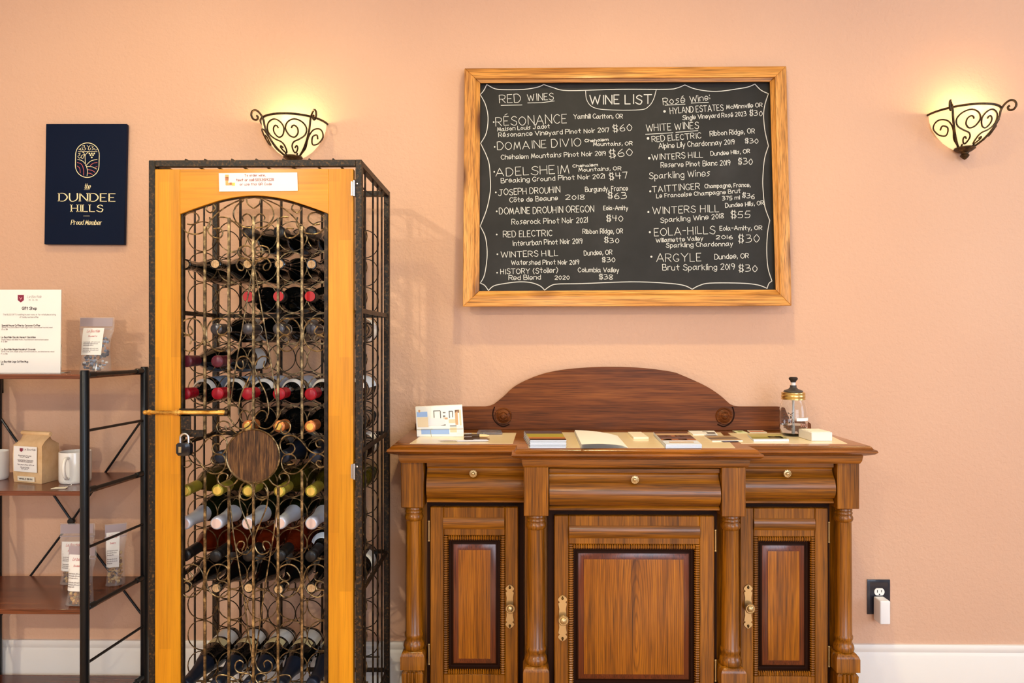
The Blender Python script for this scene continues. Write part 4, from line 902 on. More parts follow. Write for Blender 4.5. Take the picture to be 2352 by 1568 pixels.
# inverted V and its lower counterpart
scroll(5, [(1000,-270),(950,20),(850,600),(790,1000),(776,1100)], smooth=False)
scroll(7, [(775,-350),(820,60),(905,560),(965,1020),(995,1215)], smooth=False)
EPS = [(420,275),(450,318),(432,350),(385,347),(350,312),(342,270),(370,225),(435,203),(500,225),(540,285),(551,350),(540,410),(500,470),(435,503),(375,490),(343,440),(350,390),(385,362),(420,365),(440,395),(425,440)]
scroll(5, EPS); scroll(5, [(2*562-x, y) for x, y in EPS])
scroll(5, EPS, dz=564.5); scroll(5, [(2*562-x, y) for x, y in EPS], dz=564.5)
scroll(5, [(905,590),(915,640),(895,665),(860,640),(852,600),(880,560),(930,552),(975,590),(995,640),(985,700),(950,780),(900,880),(875,980),(870,1070),(890,1100)])
scroll(5, [(905,1150),(880,1100),(900,1058),(940,1048),(985,1085),(1003,1130),(960,1190),(900,1215),(840,1190),(797,1130),(770,1085),(758,1062)])
scroll(6, [(745,150),(757,195),(720,222),(680,195),(672,140),(720,108),(775,122),(800,170),(850,215)])
RU = [(1310,320),(1360,315),(1385,360),(1355,405),(1300,410),(1255,360),(1255,290),(1300,242),(1370,240),(1440,285),(1510,370),(1580,405),(1640,395),(1672,340),(1650,290),(1610,275),(1577,300),(1590,340),(1625,345)]
LL = [(695,505),(650,500),(620,470),(630,430),(680,407),(735,430),(752,490),(725,560),(660,590),(590,570),(530,510),(470,440),(430,412),(380,417),(345,452),(350,510),(398,530),(435,500),(420,470),(385,475)]
scroll(6, RU); scroll(6, LL)
scroll(6, [(760,640),(770,602),(730,582),(690,602),(680,650),(710,690),(770,708),(830,680),(868,632)])
scroll(6, [(905,715),(880,760),(890,810),(935,828),(985,800),(1001,750),(985,690),(940,667),(900,690),(875,760),(885,880),(930,1000),(980,1120),(1001,1200),(985,1280),(940,1325),(880,1310),(850,1260),(870,1215),(910,1210),(922,1240),(900,1290)])
scroll(7, [(905,1290),(912,1250),(880,1228),(845,1250),(838,1300),(870,1337),(930,1337),(975,1290),(998,1200)])
scroll(7, [(900,1412),(890,1372),(930,1347),(980,1362),(990,1400),(960,1440),(900,1470),(840,1440)])
scroll(7, [(735,1440),(690,1445),(663,1405),(680,1367),(740,1362),(820,1387),(880,1440),(930,1520)])
c = P(581.5, 1046.5, YG-.004); mr = 62*Y0/F
b = MB(); b.lathe([(mr, -.004), (mr, .001), (mr*.98, .003), (mr*.955, .0022), (mr*.95, .0018), (0, .0018)], c, '-y', 56); md = part('medallion', b, MEDAL, door_, label='round brushed bronze disc')
b = MB(); b.tube([(c.x+mr*math.cos(R(a)), c.y-.002, c.z+mr*math.sin(R(a))) for a in range(0, 360, 6)], .0022, 6, closed=True); part('medallion_rim', b, IRON_ROD, door_)
for py in (433, 1082):
    b = MB(); x = X(813.5, Y0); z = Z(813, py, Y0); b.tube([(x, Y0-.002, z-.020), (x, Y0-.002, z+.020)], .004, 10); b.box(x-.008, x, Y0-.0015, Y0, z-.018, z+.018); b.sphere((x+.008, Y0-.001, z+.012), .003, 8)
    part('hinge', b, STEEL, cage, label='bright steel hinge')
# bolt and hasp
YB_ = Y0-.009; b = MB(); zb_ = Z(430, 947, YB_)
b.tube([(X(333, YB_), YB_, zb_), (X(522, YB_), YB_, zb_)], .0052, 14); b.sphere((X(334, YB_), YB_, zb_), .0062, 12)
for px, r in ((344, .0072), (406, .0075), (413, .0065), (505, .0068), (511, .0072)): b.tube([(X(px, YB_)-.0035, YB_, zb_), (X(px, YB_)+.0035, YB_, zb_)], r, 14)
bolt = part('bolt', b, BRASS_ROD, cage, label='worn brass sliding bolt')
b = MB(); b.tube([(X(518, YB_), YB_, zb_), (X(524, YB_), YB_, zb_-.001)], [.0075, .006], 12); b.box(X(410, YB_), X(520, YB_), YB_+.004, YB_+.0085, zb_-.0095, zb_+.0095); part('bolt_plate', b, IRON_DARK, bolt)
b = MB(); b.box(X(413, YB_), X(436, YB_), YB_+.004, YB_+.008, Z(430, 987, YB_), zb_); b.box(X(414, YB_), X(464, YB_), YB_+.006, YB_+.0105, Z(430, 1004, YB_), Z(430, 988, YB_)); part('hasp', b, IRON, cage, .0008)
# padlock hung on the hasp
p = P(424, 1031, Y0-.014); t = thing('padlock', 'black padlock with a brass plate hanging from the wine cage bolt', 'padlock', p)
b = MB(); w, h = .0185, .0165; prof = [(-w*.8, h), (w*.8, h), (w, h*.75), (w, -h*.55), (w*.72, -h), (-w*.72, -h), (-w, -h*.55), (-w, h*.75)]
b.prism([(p.x+x, p.y-.0085, p.z+z) for x, z in prof], (0, .017, 0)); part('body', b, flat('black_lacquer', (24, 24, 32), .22, .4, .5), t, .0025, 2)
b = MB(); b.tube([(p.x-.0105, p.y, p.z+h-.001), (p.x-.0105, p.y, p.z+h+.012)]+[(p.x+.0105*math.cos(R(a)), p.y, p.z+h+.012+.0105*math.sin(R(a))) for a in range(170, -1, -20)]+[(p.x+.0105, p.y, p.z+h-.001)], .0031, 8); part('shackle', b, STEEL, t, label='bright steel shackle')
b = MB(); b.box(p.x-.0115, p.x-.0045, p.y-.0095, p.y-.0082, p.z-.008, p.z+.007); part('name_plate', b, BRASS, t, .0004, label='small brass plate')
# order label on the door
qd = Quad(P(504, 440, Y0-.0002), P(684, 438, Y0-.0002), P(683, 396, Y0-.0002), P(503, 398, Y0-.0002))
t = thing('order_label', 'white ordering label stuck on the top rail of the wine cage door', 'label', sum((qd.a, qd.b, qd.c, qd.d), Vector())/4)
b = MB(); b.prism([qd.a, qd.b, qd.c, qd.d], (0, -.0012, 0)); strip = part('strip', b, WHITE, t)
if qd.n.y > 0: qd.n = -qd.n
LM = lambda x, y: qd((x-155)/1975, 1-(y-150)/465, .0016)
b = MB(); m2 = lambda x, y: LM(x, -y)
REDI = flat('red_brown_ink', (168, 92, 88), .5)
write(b, "To order wine,", m2, 800, -240, 1335, -240, 56, 9, mi=0); write(b, "text or call 503.351.4228", m2, 590, -357, 1535, -357, 62, 11, mi=0); write(b, "or use this QR Code", m2, 680, -465, 1480, -465, 58, 9, mi=0)
part('lettering', b, [REDI], strip)
b = MB()
for x0, y0, x1, y1, mi in ((315,190,405,290,0),(315,250,400,340,1),(320,330,390,455,0),(330,400,520,460,0),(420,390,480,450,1),(480,395,560,470,2)): b.add([LM(x0, y1), LM(x1, y1), LM(x1, y0), LM(x0, y0)], [(0, 1, 2, 3)], mi)
part('printed_picture', b, [flat('print_apricot', (240, 178, 110), .5), flat('print_russet', (190, 120, 80), .5), flat('print_lemon', (226, 214, 110), .5)], strip)

# ------------------------------------------------------------------ bottles
DK = flat('dark_bottle_glass', (10, 11, 11), .06, 0, .3); DKG = flat('dark_green_glass', (24, 30, 14), .07, 0, .3)
OLV = flat('olive_glass', (78, 70, 18), .06, 0, .2, trans=.35); ROSE = flat('rose_wine_glass', (132, 46, 18), .05, 0, .2, trans=.6)
CORK = mottled('natural_cork', [(.4, (190, 148, 100)), (.6, (226, 192, 146))], 400, .8)
FOILS = dict(black=flat('black_capsule', (22, 21, 24), .35), red=flat('bright_red_cap', (176, 0, 10), .4), crimson=flat('crimson_capsule', (158, 2, 30), .38), maroon=flat('maroon_capsule', (92, 28, 46), .35),
 grey=flat('grey_screw_cap', (84, 82, 88), .3, .6), copper=flat('copper_foil', (214, 132, 78), .32, .5), slate=flat('blue_black_foil', (36, 44, 62), .35, .4), gold=flat('green_gold_foil', (168, 156, 62), .32, .4), silver=flat('silver_foil', (208, 214, 232), .36, .3))
LBL = flat('bottle_label', (236, 232, 226), .5); LBLUE = flat('pale_blue_label', (196, 212, 238), .45); LCREAM = flat('cream_gold_label', (232, 214, 160), .5); PINKEND = flat('pale_pink_cap_end', (236, 206, 196), .4); GOLDEND = flat('golden_cork_end', (236, 196, 90), .5)
PROF = dict(
 burgundy=[(.0125, 0), (.0145, .002), (.0145, .018), (.0135, .020), (.0142, .075), (.018, .098), (.026, .123), (.033, .148), (.0362, .172), (.0365, .288), (.0345, .297), (.03, .299), (.012, .292), (0, .290)],
 bordeaux=[(.0125, 0), (.0145, .002), (.0145, .018), (.0135, .020), (.0138, .082), (.0165, .094), (.0255, .106), (.033, .118), (.0362, .135), (.0365, .290), (.0345, .298), (.03, .300), (.012, .292), (0, .290)],
 sparkling=[(.0140, 0), (.0165, .003), (.0165, .020), (.0145, .028), (.0170, .075), (.0215, .105), (.029, .138), (.0345, .165), (.0365, .190), (.0365, .290), (.0345, .298), (.03, .300), (.012, .290), (0, .288)])
LEN = .30; RB = .0365
def prof_at(pr, y):
    for (r0, a), (r1, c) in zip(pr, pr[1:]):
        if a <= y <= c: return r0+(r1-r0)*(y-a)/max(c-a, 1e-6)
    return pr[-1][0]
def make_bottle(kind, glass, foil, flen, end=None, end_r=.0098, labels=(), rings=False):
    pr = PROF[kind]; o3 = (0, -LEN/2, RB)
    t = thing('wine_bottle', 'bottle', 'bottle')
    b = MB(); b.lathe([(r, y) for r, y in pr], o3, 'y', 28); g = part('glass', b, glass, t)
    if foil:
        ys = [0, .002, .010, .018, .021, .03, .045, .06, .075, .09, .105, .12, .135]
        pp = [(0, -.0012), (prof_at(pr, 0)-.001, -.0012)]+[(prof_at(pr, y)+.0009+(.0006 if rings and i % 2 else 0), y) for i, y in enumerate(ys) if y < flen]+[(prof_at(pr, flen)+.0009, flen), (prof_at(pr, flen)-.0006, flen+.0002)]
        b = MB(); b.lathe(pp, o3, 'y', 24); part('capsule', b, foil, t)
    if end:
        b = MB(); b.lathe([(0, -.0020), (end_r, -.0020), (end_r, .001)], o3, 'y', 20); part('cork' if end is CORK else 'cap_end', b, end, t)
    for y0, y1, a0, a1, m, nm in labels:
        b = MB(); n = max(4, int((a1-a0)/12)); ny = 5; vs = []
        for j in range(ny+1):
            y = y0+(y1-y0)*j/ny
            for i in range(n+1):
                a = R(a0+(a1-a0)*i/n); r = prof_at(pr, y)+.0005; vs.append((r*math.cos(a), -LEN/2+y, RB+r*math.sin(a)))
        b.add(vs, [(j*(n+1)+i, j*(n+1)+i+1, (j+1)*(n+1)+i+1, (j+1)*(n+1)+i) for j in range(ny) for i in range(n)])
        part(nm, b, m, t)
    return t
POS5 = ['leftmost', 'second from left', 'middle', 'second from right', 'rightmost']
def row(j, cols, proto, desc, rowname, group, offs=None):
    vis = [c for c in cols if c < 5]
    for k, c in enumerate(cols):
        o = proto if k == 0 else copy_tree(proto)
        if c == 5: lab = '%s behind the right door stile, %s' % (ONE[rowname], rowname)
        else:
            n = len(vis); i = vis.index(c)
            pos = POS5[i] if n == 5 else (['left', 'middle', 'right'][i] if n == 3 else ['left', 'right'][i] if n == 2 else ['leftmost', 'second from left', 'third from left', 'rightmost'][i])
            lab = '%s, %s in the %s' % (ONE[rowname], pos, rowname) if n > 1 else desc
        o['label'] = lab; o['group'] = group
        z = CZ[j]-RR+RT
        o.location = (CX[c]+random.uniform(-.0008, .0008), YTIP+LEN/2+random.uniform(-.006, .008)+(offs or 0), z)
ONE = {'top cage row': 'dark bottle with a black sealed end', 'second cage row': 'uncapped dark bottle with a cork', 'third cage row': 'dark bottle with a red end', 'fourth cage row': 'dark bottle with a grey screw cap', 'fifth cage row': 'dark bottle with a maroon capsule',
 'sixth cage row': 'bottle with a crimson capsule', 'row above the disc': 'bottle with a copper capsule', 'row behind the disc': 'bottle with slate-coloured foil', 'row just under the disc': 'olive bottle with a green-gold neck',
 'second row under the disc': 'bottle with silver neck foil', 'third row under the disc': 'amber rose wine bottle', 'fourth row under the disc': 'dark bottle with a pale cork', 'bottom row in view': 'dark-foiled bottle with a cream label'}
row(0, [2, 3, 4], make_bottle('burgundy', DK, FOILS['black'], .05, flat('grey_cap_end', (46, 36, 28), .5), .007), 'three dark bottles with black sealed ends', 'top cage row', 'bottles in the top row')
row(1, [0, 1, 2, 3, 4], make_bottle('burgundy', DK, None, 0, CORK, .0105, [(.20, .255, 20, 170, LBLUE, 'label')]), 'uncapped corked bottles', 'second cage row', 'bottles in the second row')
row(2, [2, 3, 4], make_bottle('bordeaux', DK, FOILS['black'], .03, FOILS['red'], .0135), 'three red-ended dark bottles', 'third cage row', 'bottles in the third row')
row(3, [1, 2, 3, 4, 5], make_bottle('burgundy', DK, FOILS['grey'], .055, None, 0, [(.062, .067, 0, 359, LBL, 'neck_band'), (.21, .27, -60, 150, LBL, 'label')]), 'grey screw-capped dark bottles', 'fourth cage row', 'bottles in the fourth row')
row(4, [0, 1], make_bottle('burgundy', DK, FOILS['maroon'], .06, None, 0, [(.19, .26, -50, 60, LBL, 'label')], True), 'two maroon-capped dark bottles', 'fifth cage row', 'bottles in the fifth row')
row(5, [0, 1, 2, 3, 4, 5], make_bottle('bordeaux', DK, FOILS['crimson'], .055, None, 0, [(.106, .121, 15, 165, LBL, 'neck_label'), (.15, .25, 10, 170, LBLUE, 'label')], True), 'crimson-capped bottles', 'sixth cage row', 'bottles in the sixth row')
row(6, [2, 3, 4, 5], make_bottle('bordeaux', DK, FOILS['copper'], .05, GOLDEND, .009), 'copper-capped dark bottles', 'row above the disc', 'bottles above the disc')
row(7, [1, 2, 3, 4, 5], make_bottle('sparkling', DK, FOILS['slate'], .125, None, 0, [(.20, .27, -30, 80, LBL, 'label')]), 'slate-foiled dark bottles', 'row behind the disc', 'bottles behind the disc', .03)
row(8, [0, 1, 2, 3, 4, 5], make_bottle('burgundy', OLV, FOILS['gold'], .07, GOLDEND, .0105), 'green-gold necked bottles', 'row just under the disc', 'bottles under the disc')
row(9, [0, 1, 2, 3, 4], make_bottle('sparkling', DKG, FOILS['silver'], .11, PINKEND, .0125), 'silver-foiled bottles', 'second row under the disc', 'silver foiled bottles')
row(10, [0, 1, 2, 3], make_bottle('burgundy', ROSE, FOILS['black'], .075, None, 0), 'amber rose wine bottles', 'third row under the disc', 'rose bottles')
row(10, [4], make_bottle('bordeaux', DK, FOILS['black'], .075, None, 0, [(.10, .117, 10, 170, LBLUE, 'neck_label'), (.18, .26, 20, 170, LBL, 'label')]), 'dark black-capped bottle with a white label right of the amber rose bottles', 'third row under the disc', 'rose bottles')
row(11, [0, 1, 2, 3, 4, 5], make_bottle('burgundy', DK, None, 0, CORK, .0105, [(.19, .25, -60, 60, LBL, 'label')]), 'pale-corked dark bottles', 'fourth row under the disc', 'corked bottles low in the cage')
row(14, [0, 1, 2, 3, 4], make_bottle('sparkling', DK, FOILS['slate'], .125, None, 0, [(.185, .215, 40, 140, LCREAM, 'neck_label'), (.225, .28, 20, 160, LBL, 'label')]), 'sparkling bottles with cream labels', 'bottom row in view', 'bottles in the bottom row')
# ------------------------------------------------------------------ shelf unit
yf, yb = 2.0, 2.281
fr, br = X(194.5, yf), X(332, yb); hub = X(163, yb); fl, bl = 2*hub-fr, 2*hub-br
ztop = Z(195, 850, yf)
TOPS = [Z(100, 859, 1.992), Z(100, 1127, 1.992), Z(100, 1399, 1.992), .155]
unit = thing('shelf_unit', 'black steel tube shelf unit with four walnut boards left of the wine cage', 'shelves', (hub, (yf+yb)/2, 0))
for x, y in ((fr, yf), (br, yb), (fl, yf), (bl, yb)):
    b = MB(); b.lathe([(.0085, 0), (.0122, .006), (.0122, ztop-.004), (.0105, ztop), (0, ztop)], (x, y, 0), 'z', 20); part('post', b, BLACK_STEEL, unit)
for z in TOPS:
    b = MB(); b.prism([(fl+.004, yf-.008, z-.014), (fr-.004, yf-.008, z-.014), (br-.006, yb-.004, z-.014), (bl+.006, yb-.004, z-.014)], (0, 0, .014)); part('shelf_board', b, WALNUT, unit, .001)
    for x0, x1 in ((fr, br), (fl, bl)):
        A, Bq = Vector((x0, yf, z-.002)), Vector((x1, yb, z-.002)); b = MB(); b.tube([A, Bq], .0058, 10); d = Bq-A
        b.tube([A+d*.04, A+d*.05, A+d*.15, A+d*.16], [.006, .0088, .0088, .006], 10); b.tube([A+d*.84, A+d*.85, A+d*.95, A+d*.96], [.006, .0088, .0088, .006], 10)
        part('side_rail', b, BLACK_STEEL, unit)
for z in (.984, .648, .317):
    for x0, x1 in ((fr, br), (fl, bl)):
        b = MB(); b.tube([(x0, yf, z), (x1, yb, z)], .0042, 8); part('side_brace', b, BLACK_STEEL, unit)
zt_, zb2, zh = 1.0, .335, Z(163, 1197, yb)
for a, c in (((bl, zt_), (br, zb2)), ((bl, zb2), (br, zt_))):
    b = MB(); b.tube([(a[0], yb+.004, a[1]), (hub, yb+.004, zh), (c[0], yb+.004, c[1])], .0038, 8); part('cross_brace', b, BLACK_STEEL, unit)
b = MB(); b.lathe([(.010, -.006), (.010, .006), (0, .007)], (hub, yb+.002, zh), '-y', 16); part('brace_hub', b, BLACK_RUB, unit)


# ------------------------------------------------------------------ things on the shelves
ys = 2.048; z0 = TOPS[0]
bl_, br_ = P(-7, 857, ys), P(138.5, 857, ys); tl_, tr_ = P(-6, 665, ys+.004), P(140.5, 665, ys+.004)
for q in (bl_, br_): q.z = z0+.0006
t = thing('price_sheet', 'white gift shop price sheet standing on the top shelf', 'sign', ((bl_.x+br_.x)/2, ys, z0))
b = MB(); b.prism([bl_, br_, tr_, tl_], (0, .002, 0)); sh = part('sheet', b, WHITE, t)
b = MB(); b.prism([bl_+Vector((0, .0025, 0)), br_+Vector((0, .0025, 0)), br_+Vector((0, .05, 0)), bl_+Vector((0, .05, 0))], (0, 0, .002)); b.prism([bl_+Vector((0, .0025, 0)), br_+Vector((0, .0025, 0)), tr_+Vector((0, .0025, 0)), tl_+Vector((0, .0025, 0))], (0, .002, 0))
part('acrylic_stand', b, flat('clear_acrylic', (240, 240, 240), .05, trans=.9, ior=1.2), t)
qs = Quad(bl_, br_, tr_, tl_); qs.n = -qs.n if qs.n.y > 0 else qs.n
SM2 = lambda x, y: qs((x+6.5)/146, (857+y)/192, .0004)      # photograph pixels of the sheet, y up
b = MB()
def W(txt, x0, x1, y, h, w, mi=0, **k): write(b, txt, SM2, x0, -y, x1, -y, h, w, mi=mi, **k)
W("Gift Shop", 50.5, 84, 711, 6.2, 1.2)
W("The BLISS GIFT is waiting in your room, or for retail please bring", 7, 128, 724, 3.4, .5, 1); W("of freshly roasted coffee", 45, 88, 730, 3.4, .5, 1)
W("Special House Coffee by Caravan Coffee", 4, 92, 749.5, 4.2, .8); W("Special, 7.0 oz and a Blend of dark bright cherry and caramel toasted sweet", 4, 121, 753.5, 2.8, .5, 1); W("12 oz $18", 4, 18, 758, 2.8, .5, 1)
W("La Bastide Classic Honest Sunshine", 3, 82, 776.5, 4, .8); W("Vegan flakes and dried fruits, toasted oats and natural spices", 3, 112, 781.5, 2.8, .5, 1); W("8 oz $10", 3, 17, 786, 2.8, .5, 1)
W("La Bastide Maple Hazelnut Granola", 3, 82, 804.5, 4, .8); W("Gluten free oats, maple syrup, roasted hazelnuts, and dried berries mixed", 3, 125, 809, 2.8, .5, 1); W("14 oz $16", 3, 18, 814, 2.8, .5, 1)
W("La Bastide Logo Coffee Mug", 3, 65, 832.5, 4, .8); W("$15", 3, 9, 838, 2.8, .5)
W("La Bastide", 62, 94, 684, 6, .45, 1, slant=.3); W("B & B", 66, 86, 690, 2.8, .4, 1)
shp = [(40.5, -677), (54.5, -677), (54.5, -689), (51, -692), (47.5, -694.5), (44, -692), (40.5, -689)]
b.add([SM2(x, y) for x, y in shp], [tuple(range(7))], 2)
b.ribbon([(44.5, -683), (47, -686), (47.5, -688), (48, -686), (50.5, -683)], lambda x, y: SM2(x, y)+qs.n*.0002, 1.2, None, 3)
part('printing', b, [INK, INK_L, MAROON, flat('pink_crest', (236, 170, 184), .5)], sh)

FILM = flat('clear_pouch_film', (226, 222, 222), .10, 0, .3, alpha=.16)
def pouch(px, py, z, w, h, dep, rz, label, lumps, fill=.34, lean=0.0, lab_u=(.12, .82), lab_v=(.30, .82), waist=.82, group='clear treat pouches'):
    c = G(px, py, z); c.z = z+.0006
    t = thing('treat_pouch', label, 'pouch', c, group, (lean, 0, rz))
    Mw = INV[t].inverted()
    wf = lambda v: w*(.90-(.90-waist)*math.sin(min(1, v/.62)*math.pi) if v < .62 else .90+.10*min(1, (v-.62)/.15))
    df = lambda v: dep*max(.03, (1-v/.80))**.75 if v < .78 else dep*.03
    loops = []
    for k in range(17):
        v = k/16; a, d_ = wf(v)/2, df(v)/2; off = .0015*math.sin(9*v)
        loops.append([Mw @ Vector((a*math.copysign(abs(math.cos(R(q)))**.7, math.cos(R(q)))+off, d_*math.sin(R(q)), h*v)) for q in range(0, 360, 20)])
    b = MB(); b.loft(loops, cap=True); film = part('film', b, FILM, t, smooth=60)
    b = MB(); hh = []
    for v0, v1 in ((.83, .985),):
        b.box(-w*.47, w*.47, -dep*.016-.0006, -dep*.016-.0001, h*v0, h*v1)
    b.box(-w*.485, w*.485, -dep*.02-.0012, dep*.02, h*.775, h*.79); b.v = [Mw @ v for v in b.v]
    part('zip_seal', b, flat('grey_zip_film', (176, 160, 166), .25, 0, .3), t)
    # paper label wraps the front face
    b = MB(); vs = []; n = 8
    for j in range(n+1):
        v = lab_v[0]+(lab_v[1]-lab_v[0])*j/n
        for i in range(7):
            u = lab_u[0]+(lab_u[1]-lab_u[0])*i/6; x = (u-.5)*w*.92; a = wf(v)/2
            x = max(-a*.97, min(a*.97, x)); s_ = math.sqrt(max(0, 1-min(1, abs(x)/a)**2.86))
            vs.append(Mw @ Vector((x, -df(v)/2*s_-.0012, h*v)))
    b.add(vs, [(j*7+i, j*7+i+1, (j+1)*7+i+1, (j+1)*7+i) for j in range(n) for i in range(6)])
    lo = part('paper_label', b, WHITE, t, smooth=60)
    b = MB()
    def LMp(x, y):
        v = lab_v[0]+(lab_v[1]-lab_v[0])*y; u = lab_u[0]+(lab_u[1]-lab_u[0])*x; X_ = (u-.5)*w*.92; a = wf(v)/2
        X_ = max(-a*.97, min(a*.97, X_)); s_ = math.sqrt(max(0, 1-min(1, abs(X_)/a)**2.86)); return Mw @ Vector((X_, -df(v)/2*s_-.0017, h*v))
    write(b, "La Bastide", LMp, .2, .84, .8, .84, .09, .014, mi=1, slant=.3); write(b, "Sweets", LMp, .3, .67, .72, .67, .05, .012, mi=1)
    for y, x1 in ((.46, .88), (.40, .8), (.34, .6), (.22, .84), (.16, .86), (.10, .5)): write(b, "hand made with nuts and oats"[:int(28*x1)].strip(), LMp, .1, y, x1, y, .034, .009, mi=0)
    part('label_print', b, [INK_L, flat('rose_ink', (206, 130, 130), .5)], lo)
    b = MB(); rnd = random.Random(int(px*7+py)); mats = lumps
    for k in range(150):
        v = rnd.uniform(.03, fill); a, d_ = wf(v)/2-.007, df(v)/2-.006; q = rnd.uniform(0, 6.283); rr = math.sqrt(rnd.random())
        cc = Mw @ Vector((a*rr*math.cos(q), d_*rr*math.sin(q) if d_ > 0 else 0, h*v)); b.sphere(cc, rnd.uniform(.0038, .0068), 6, rnd.randrange(len(mats)), rnd.uniform(.6, 1.2), rnd.uniform(.6, 1.2), rnd.uniform(.5, 1))
    part('contents', b, mats, t, smooth=20, kind='stuff')
    return t
CANDY = [flat('candy_brown', (120, 72, 44), .4), flat('candy_silver_blue', (150, 172, 210), .25, .4), flat('candy_navy', (44, 48, 76), .3), flat('candy_white', (226, 226, 232), .3), flat('candy_caramel', (176, 112, 62), .4)]
GRAN = [flat('oat_gold', (196, 146, 72), .7), flat('oat_brown', (142, 92, 46), .7), flat('oat_pale', (222, 186, 122), .7), flat('raisin', (86, 50, 36), .6)]
pouch(219, 853, TOPS[0], .104, .168, .055, R(4), 'clear pouch of wrapped candies with a white label on the top shelf', CANDY, .62, R(-3), (.10, .76), (.30, .80))
pouch(183, 1386, TOPS[2], .088, .166, .05, R(-6), 'front pouch of granola with a label, partly behind the steel post', GRAN, .34, R(-4), (.02, .84), (.24, .84))
pouch(175, 1338, TOPS[2], .108, .186, .05, R(3), 'taller granola pouch standing right behind the front granola pouch', GRAN, .40, R(-2), (.06, .80), (.22, .70))
pouch(265, 1341, TOPS[2], .062, .188, .05, R(24), 'slim granola pouch turned sideways, alone right of the steel post', GRAN, .52, R(-3), (.05, .70), (.30, .86))
# kraft coffee bag
z = TOPS[1]+.0006
A, Bq, Cq = G(31, 1106, z), G(96, 1111.5, z), G(135, 1101, z); A.z = Bq.z = Cq.z = z; D = A+Cq-Bq
zsh = Z(60, 1021, A.y); zr = Z(85, 996, (A.y+Cq.y)/2); ctr = (A+Cq)/2
t = thing('coffee_bag', 'brown kraft coffee bag with a rolled top and white label on the shelf', 'bag', Vector((ctr.x, ctr.y, z)))
KRAFT = mottled('kraft_paper', [(.35, (212, 172, 124)), (.65, (230, 194, 148))], 18, .65, 0, 5, .0012)
def ringq(s, zz, k=1.0):
    out = []; P4 = [A, Bq, Cq, D]
    for i in range(4):
        p, q = P4[i], P4[(i+1) % 4]
        for j in range(6):
            v = p.lerp(q, j/6); out.append(Vector((ctr.x+(v.x-ctr.x)*s, ctr.y+(v.y-ctr.y)*s*k, zz)))
    return out
ab = (Bq-A).normalized(); ad = (D-A).normalized(); hl = (Bq-A).length/2; hd = (D-A).length/2
def ridge(f, zz):
    return [ctr+ab*((v-ctr).dot(ab)*(1.0 if f < 1 else .96))+ad*((v-ctr).dot(ad)*(1-f))+Vector((0, 0, zz-z)) for v in ringq(1, z)]
b = MB(); b.loft([ringq(.97, z), ringq(1.0, z+.012), ringq(1.03, z+.05), ringq(1.03, z+.085), ringq(1.0, zsh), ridge(.35, zsh+(zr-zsh)*.45), ridge(.75, zsh+(zr-zsh)*.85), ridge(.93, zr)])
bag = part('bag_body', b, KRAFT, t, smooth=50)
b = MB(); c0 = ctr+Vector((0, 0, zr-z+.002)); b.tube([c0-ab*hl*1.02, c0-ab*hl*.98, c0+ab*hl*.98, c0+ab*hl*1.02], [.0055, .0068, .0068, .0055], 12); part('rolled_top', b, KRAFT, t)
fo = -ad*.0032*1.0
BMp = lambda u, v: A.lerp(Bq, u)+Vector((0, 0, (zsh-z)*v))-ad*(.0026+.0022*math.sin(min(1, max(0, v))*2.6))-ad*.0005
b = MB(); n = 8; vs = [BMp(.05+.82*i/4, .30+.68*j/n) for j in range(n+1) for i in range(5)]
b.add(vs, [(j*5+i, j*5+i+1, (j+1)*5+i+1, (j+1)*5+i) for j in range(n) for i in range(4)])
vs = [BMp(.18+.60*i/4, .05+.13*j/2) for j in range(3) for i in range(5)]; b.add(vs, [(j*5+i, j*5+i+1, (j+1)*5+i+1, (j+1)*5+i) for j in range(2) for i in range(4)], 1)
lo = part('paper_label', b, [WHITE, CREAM], t, smooth=60)
b = MB(); m3 = lambda x, y: BMp(x, y)-ad*.0006
write(b, "WHOLE BEAN", m3, .24, .09, .7, .09, .045, .01)
for y, x0, x1, s in ((.72, .22, .68, "Special House"), (.68, .28, .6, "Coffee"), (.60, .2, .75, "roasted by Caravan"), (.56, .22, .72, "Coffee in small lots"), (.48, .2, .78, "for your stay with us"), (.41, .3, .6, "12 oz bag"), (.37, .34, .56, "Enjoy")): write(b, s, m3, x0, y, x1, y, .03, .009, mi=1)
write(b, "La Bastide", m3, .40, .88, .82, .88, .05, .008, mi=1, slant=.3)
b.add([m3(x, y) for x, y in ((.27, .93), (.38, .93), (.38, .86), (.325, .83), (.27, .86))], [(0, 1, 2, 3, 4)], 2)
part('label_print', b, [INK, INK_L, MAROON], lo)
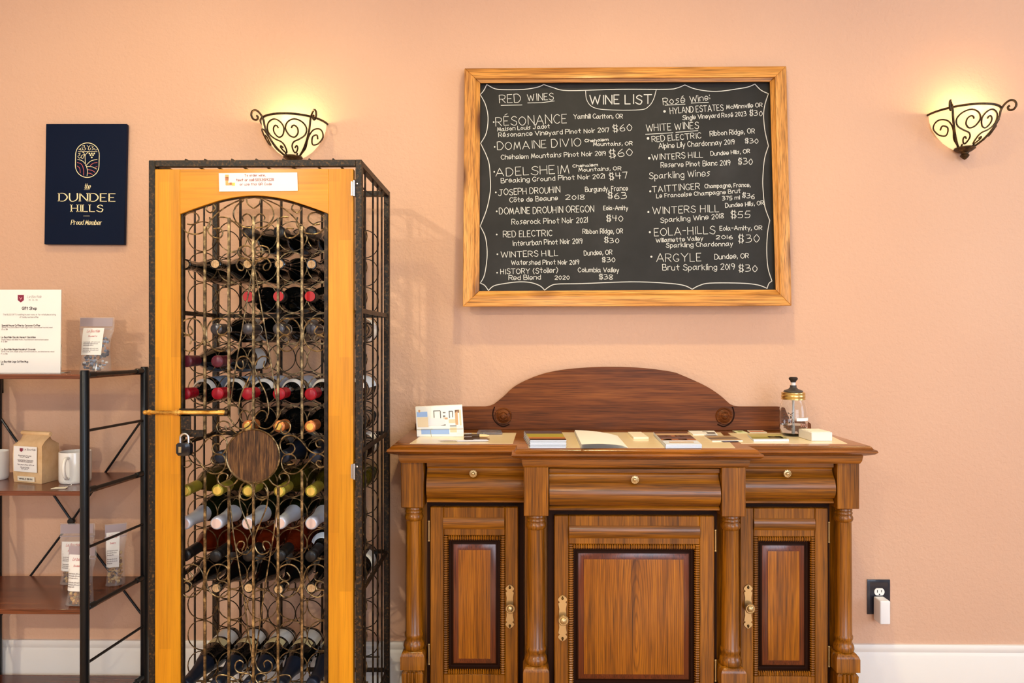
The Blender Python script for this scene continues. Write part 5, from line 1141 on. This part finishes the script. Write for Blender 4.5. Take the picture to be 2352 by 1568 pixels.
# mugs
CER = flat('white_ceramic', (238, 234, 228), .18, 0, .4)
def mug(px, py, r, h, label, hang):
    c = G(px, py, z); c.z = z; t = thing('mug', label, 'mug', c, 'white mugs')
    b = MB(); b.lathe([(0, 0), (r*.9, 0), (r*.97, .003), (r, .010), (r, h-.002), (r*.985, h), (r*.94, h-.001), (r*.93, h-.006), (r*.92, .010), (r*.6, .007), (0, .007)], c, 'z', 40); part('mug_body', b, CER, t)
    d = Vector((math.sin(R(hang)), -math.cos(R(hang)), 0)); b = MB()
    b.tube([tuple(q) for q in cr([c+d*(r*.97)+Vector((0, 0, h*.84)), c+d*(r+.016)+Vector((0, 0, h*.84)), c+d*(r+.026)+Vector((0, 0, h*.66)), c+d*(r+.024)+Vector((0, 0, h*.38)), c+d*(r+.012)+Vector((0, 0, h*.22)), c+d*(r*.97)+Vector((0, 0, h*.2))], 5)], .0048, 10); part('mug_handle', b, CER, t)
    return t, c
t, c = mug(173, 1106, .0435, .093, 'white ceramic mug with a crest and tag, partly behind the steel post', 8)
b = MB(); L = lambda a, zz: c+Vector((.0439*math.sin(R(a)), -.0439*math.cos(R(a)), zz))
b.add([L(62, .060), L(76, .060), L(76, .046), L(69, .041), L(62, .046)], [(0, 1, 2, 3, 4)], 0)
part('crest', b, [MAROON], t, label='small maroon crest')
hp = c+Vector((.009, -.062, .022)); tg = G(136, 1117, z+.001)
b = MB(); b.tube([tuple(q) for q in cr([hp+Vector((0, 0, .012)), hp+Vector((.0, -.004, -.008)), Vector((G(165, 1113, z+.001).x, G(165, 1113, z+.001).y, z+.001)), tg+Vector((.02, -.002, 0))], 6)], .0008, 5); part('tag_string', b, WHITE, t)
q4 = [G(116, 1122, z+.0012), G(151, 1121, z+.0012), G(156, 1117.5, z+.0012), G(128, 1118, z+.0012)]
b = MB(); b.prism([v-Vector((0, 0, .0008)) for v in q4], (0, 0, .0008)); part('paper_tag', b, CREAM, t)
mug(-13, 1100, .0385, .087, 'white ceramic mug cut by the left picture edge, beside the coffee bag', -70)
# small framed picture hung low on the wall behind the shelves
yw = YW; a, c = P(-120, 902, yw), P(8, 790, yw); t = thing('picture_frame', 'black picture frame on the wall, its corner showing under the top shelf', 'picture', ((a.x+c.x)/2, yw, (a.z+c.z)/2))
b = MB()
for x0, x1, z0_, z1_ in ((a.x, a.x+.009, a.z, c.z), (c.x-.009, c.x, a.z, c.z), (a.x, c.x, a.z, a.z+.009), (a.x, c.x, c.z-.009, c.z)): b.box(x0, x1, yw-.014, yw, z0_, z1_)
part('frame', b, BLACK_RUB, t)
b = MB(); b.box(a.x+.008, c.x-.008, yw-.006, yw-.001, a.z+.008, c.z-.008); part('print', b, flat('pale_teal_print', (196, 214, 210), .4), t)
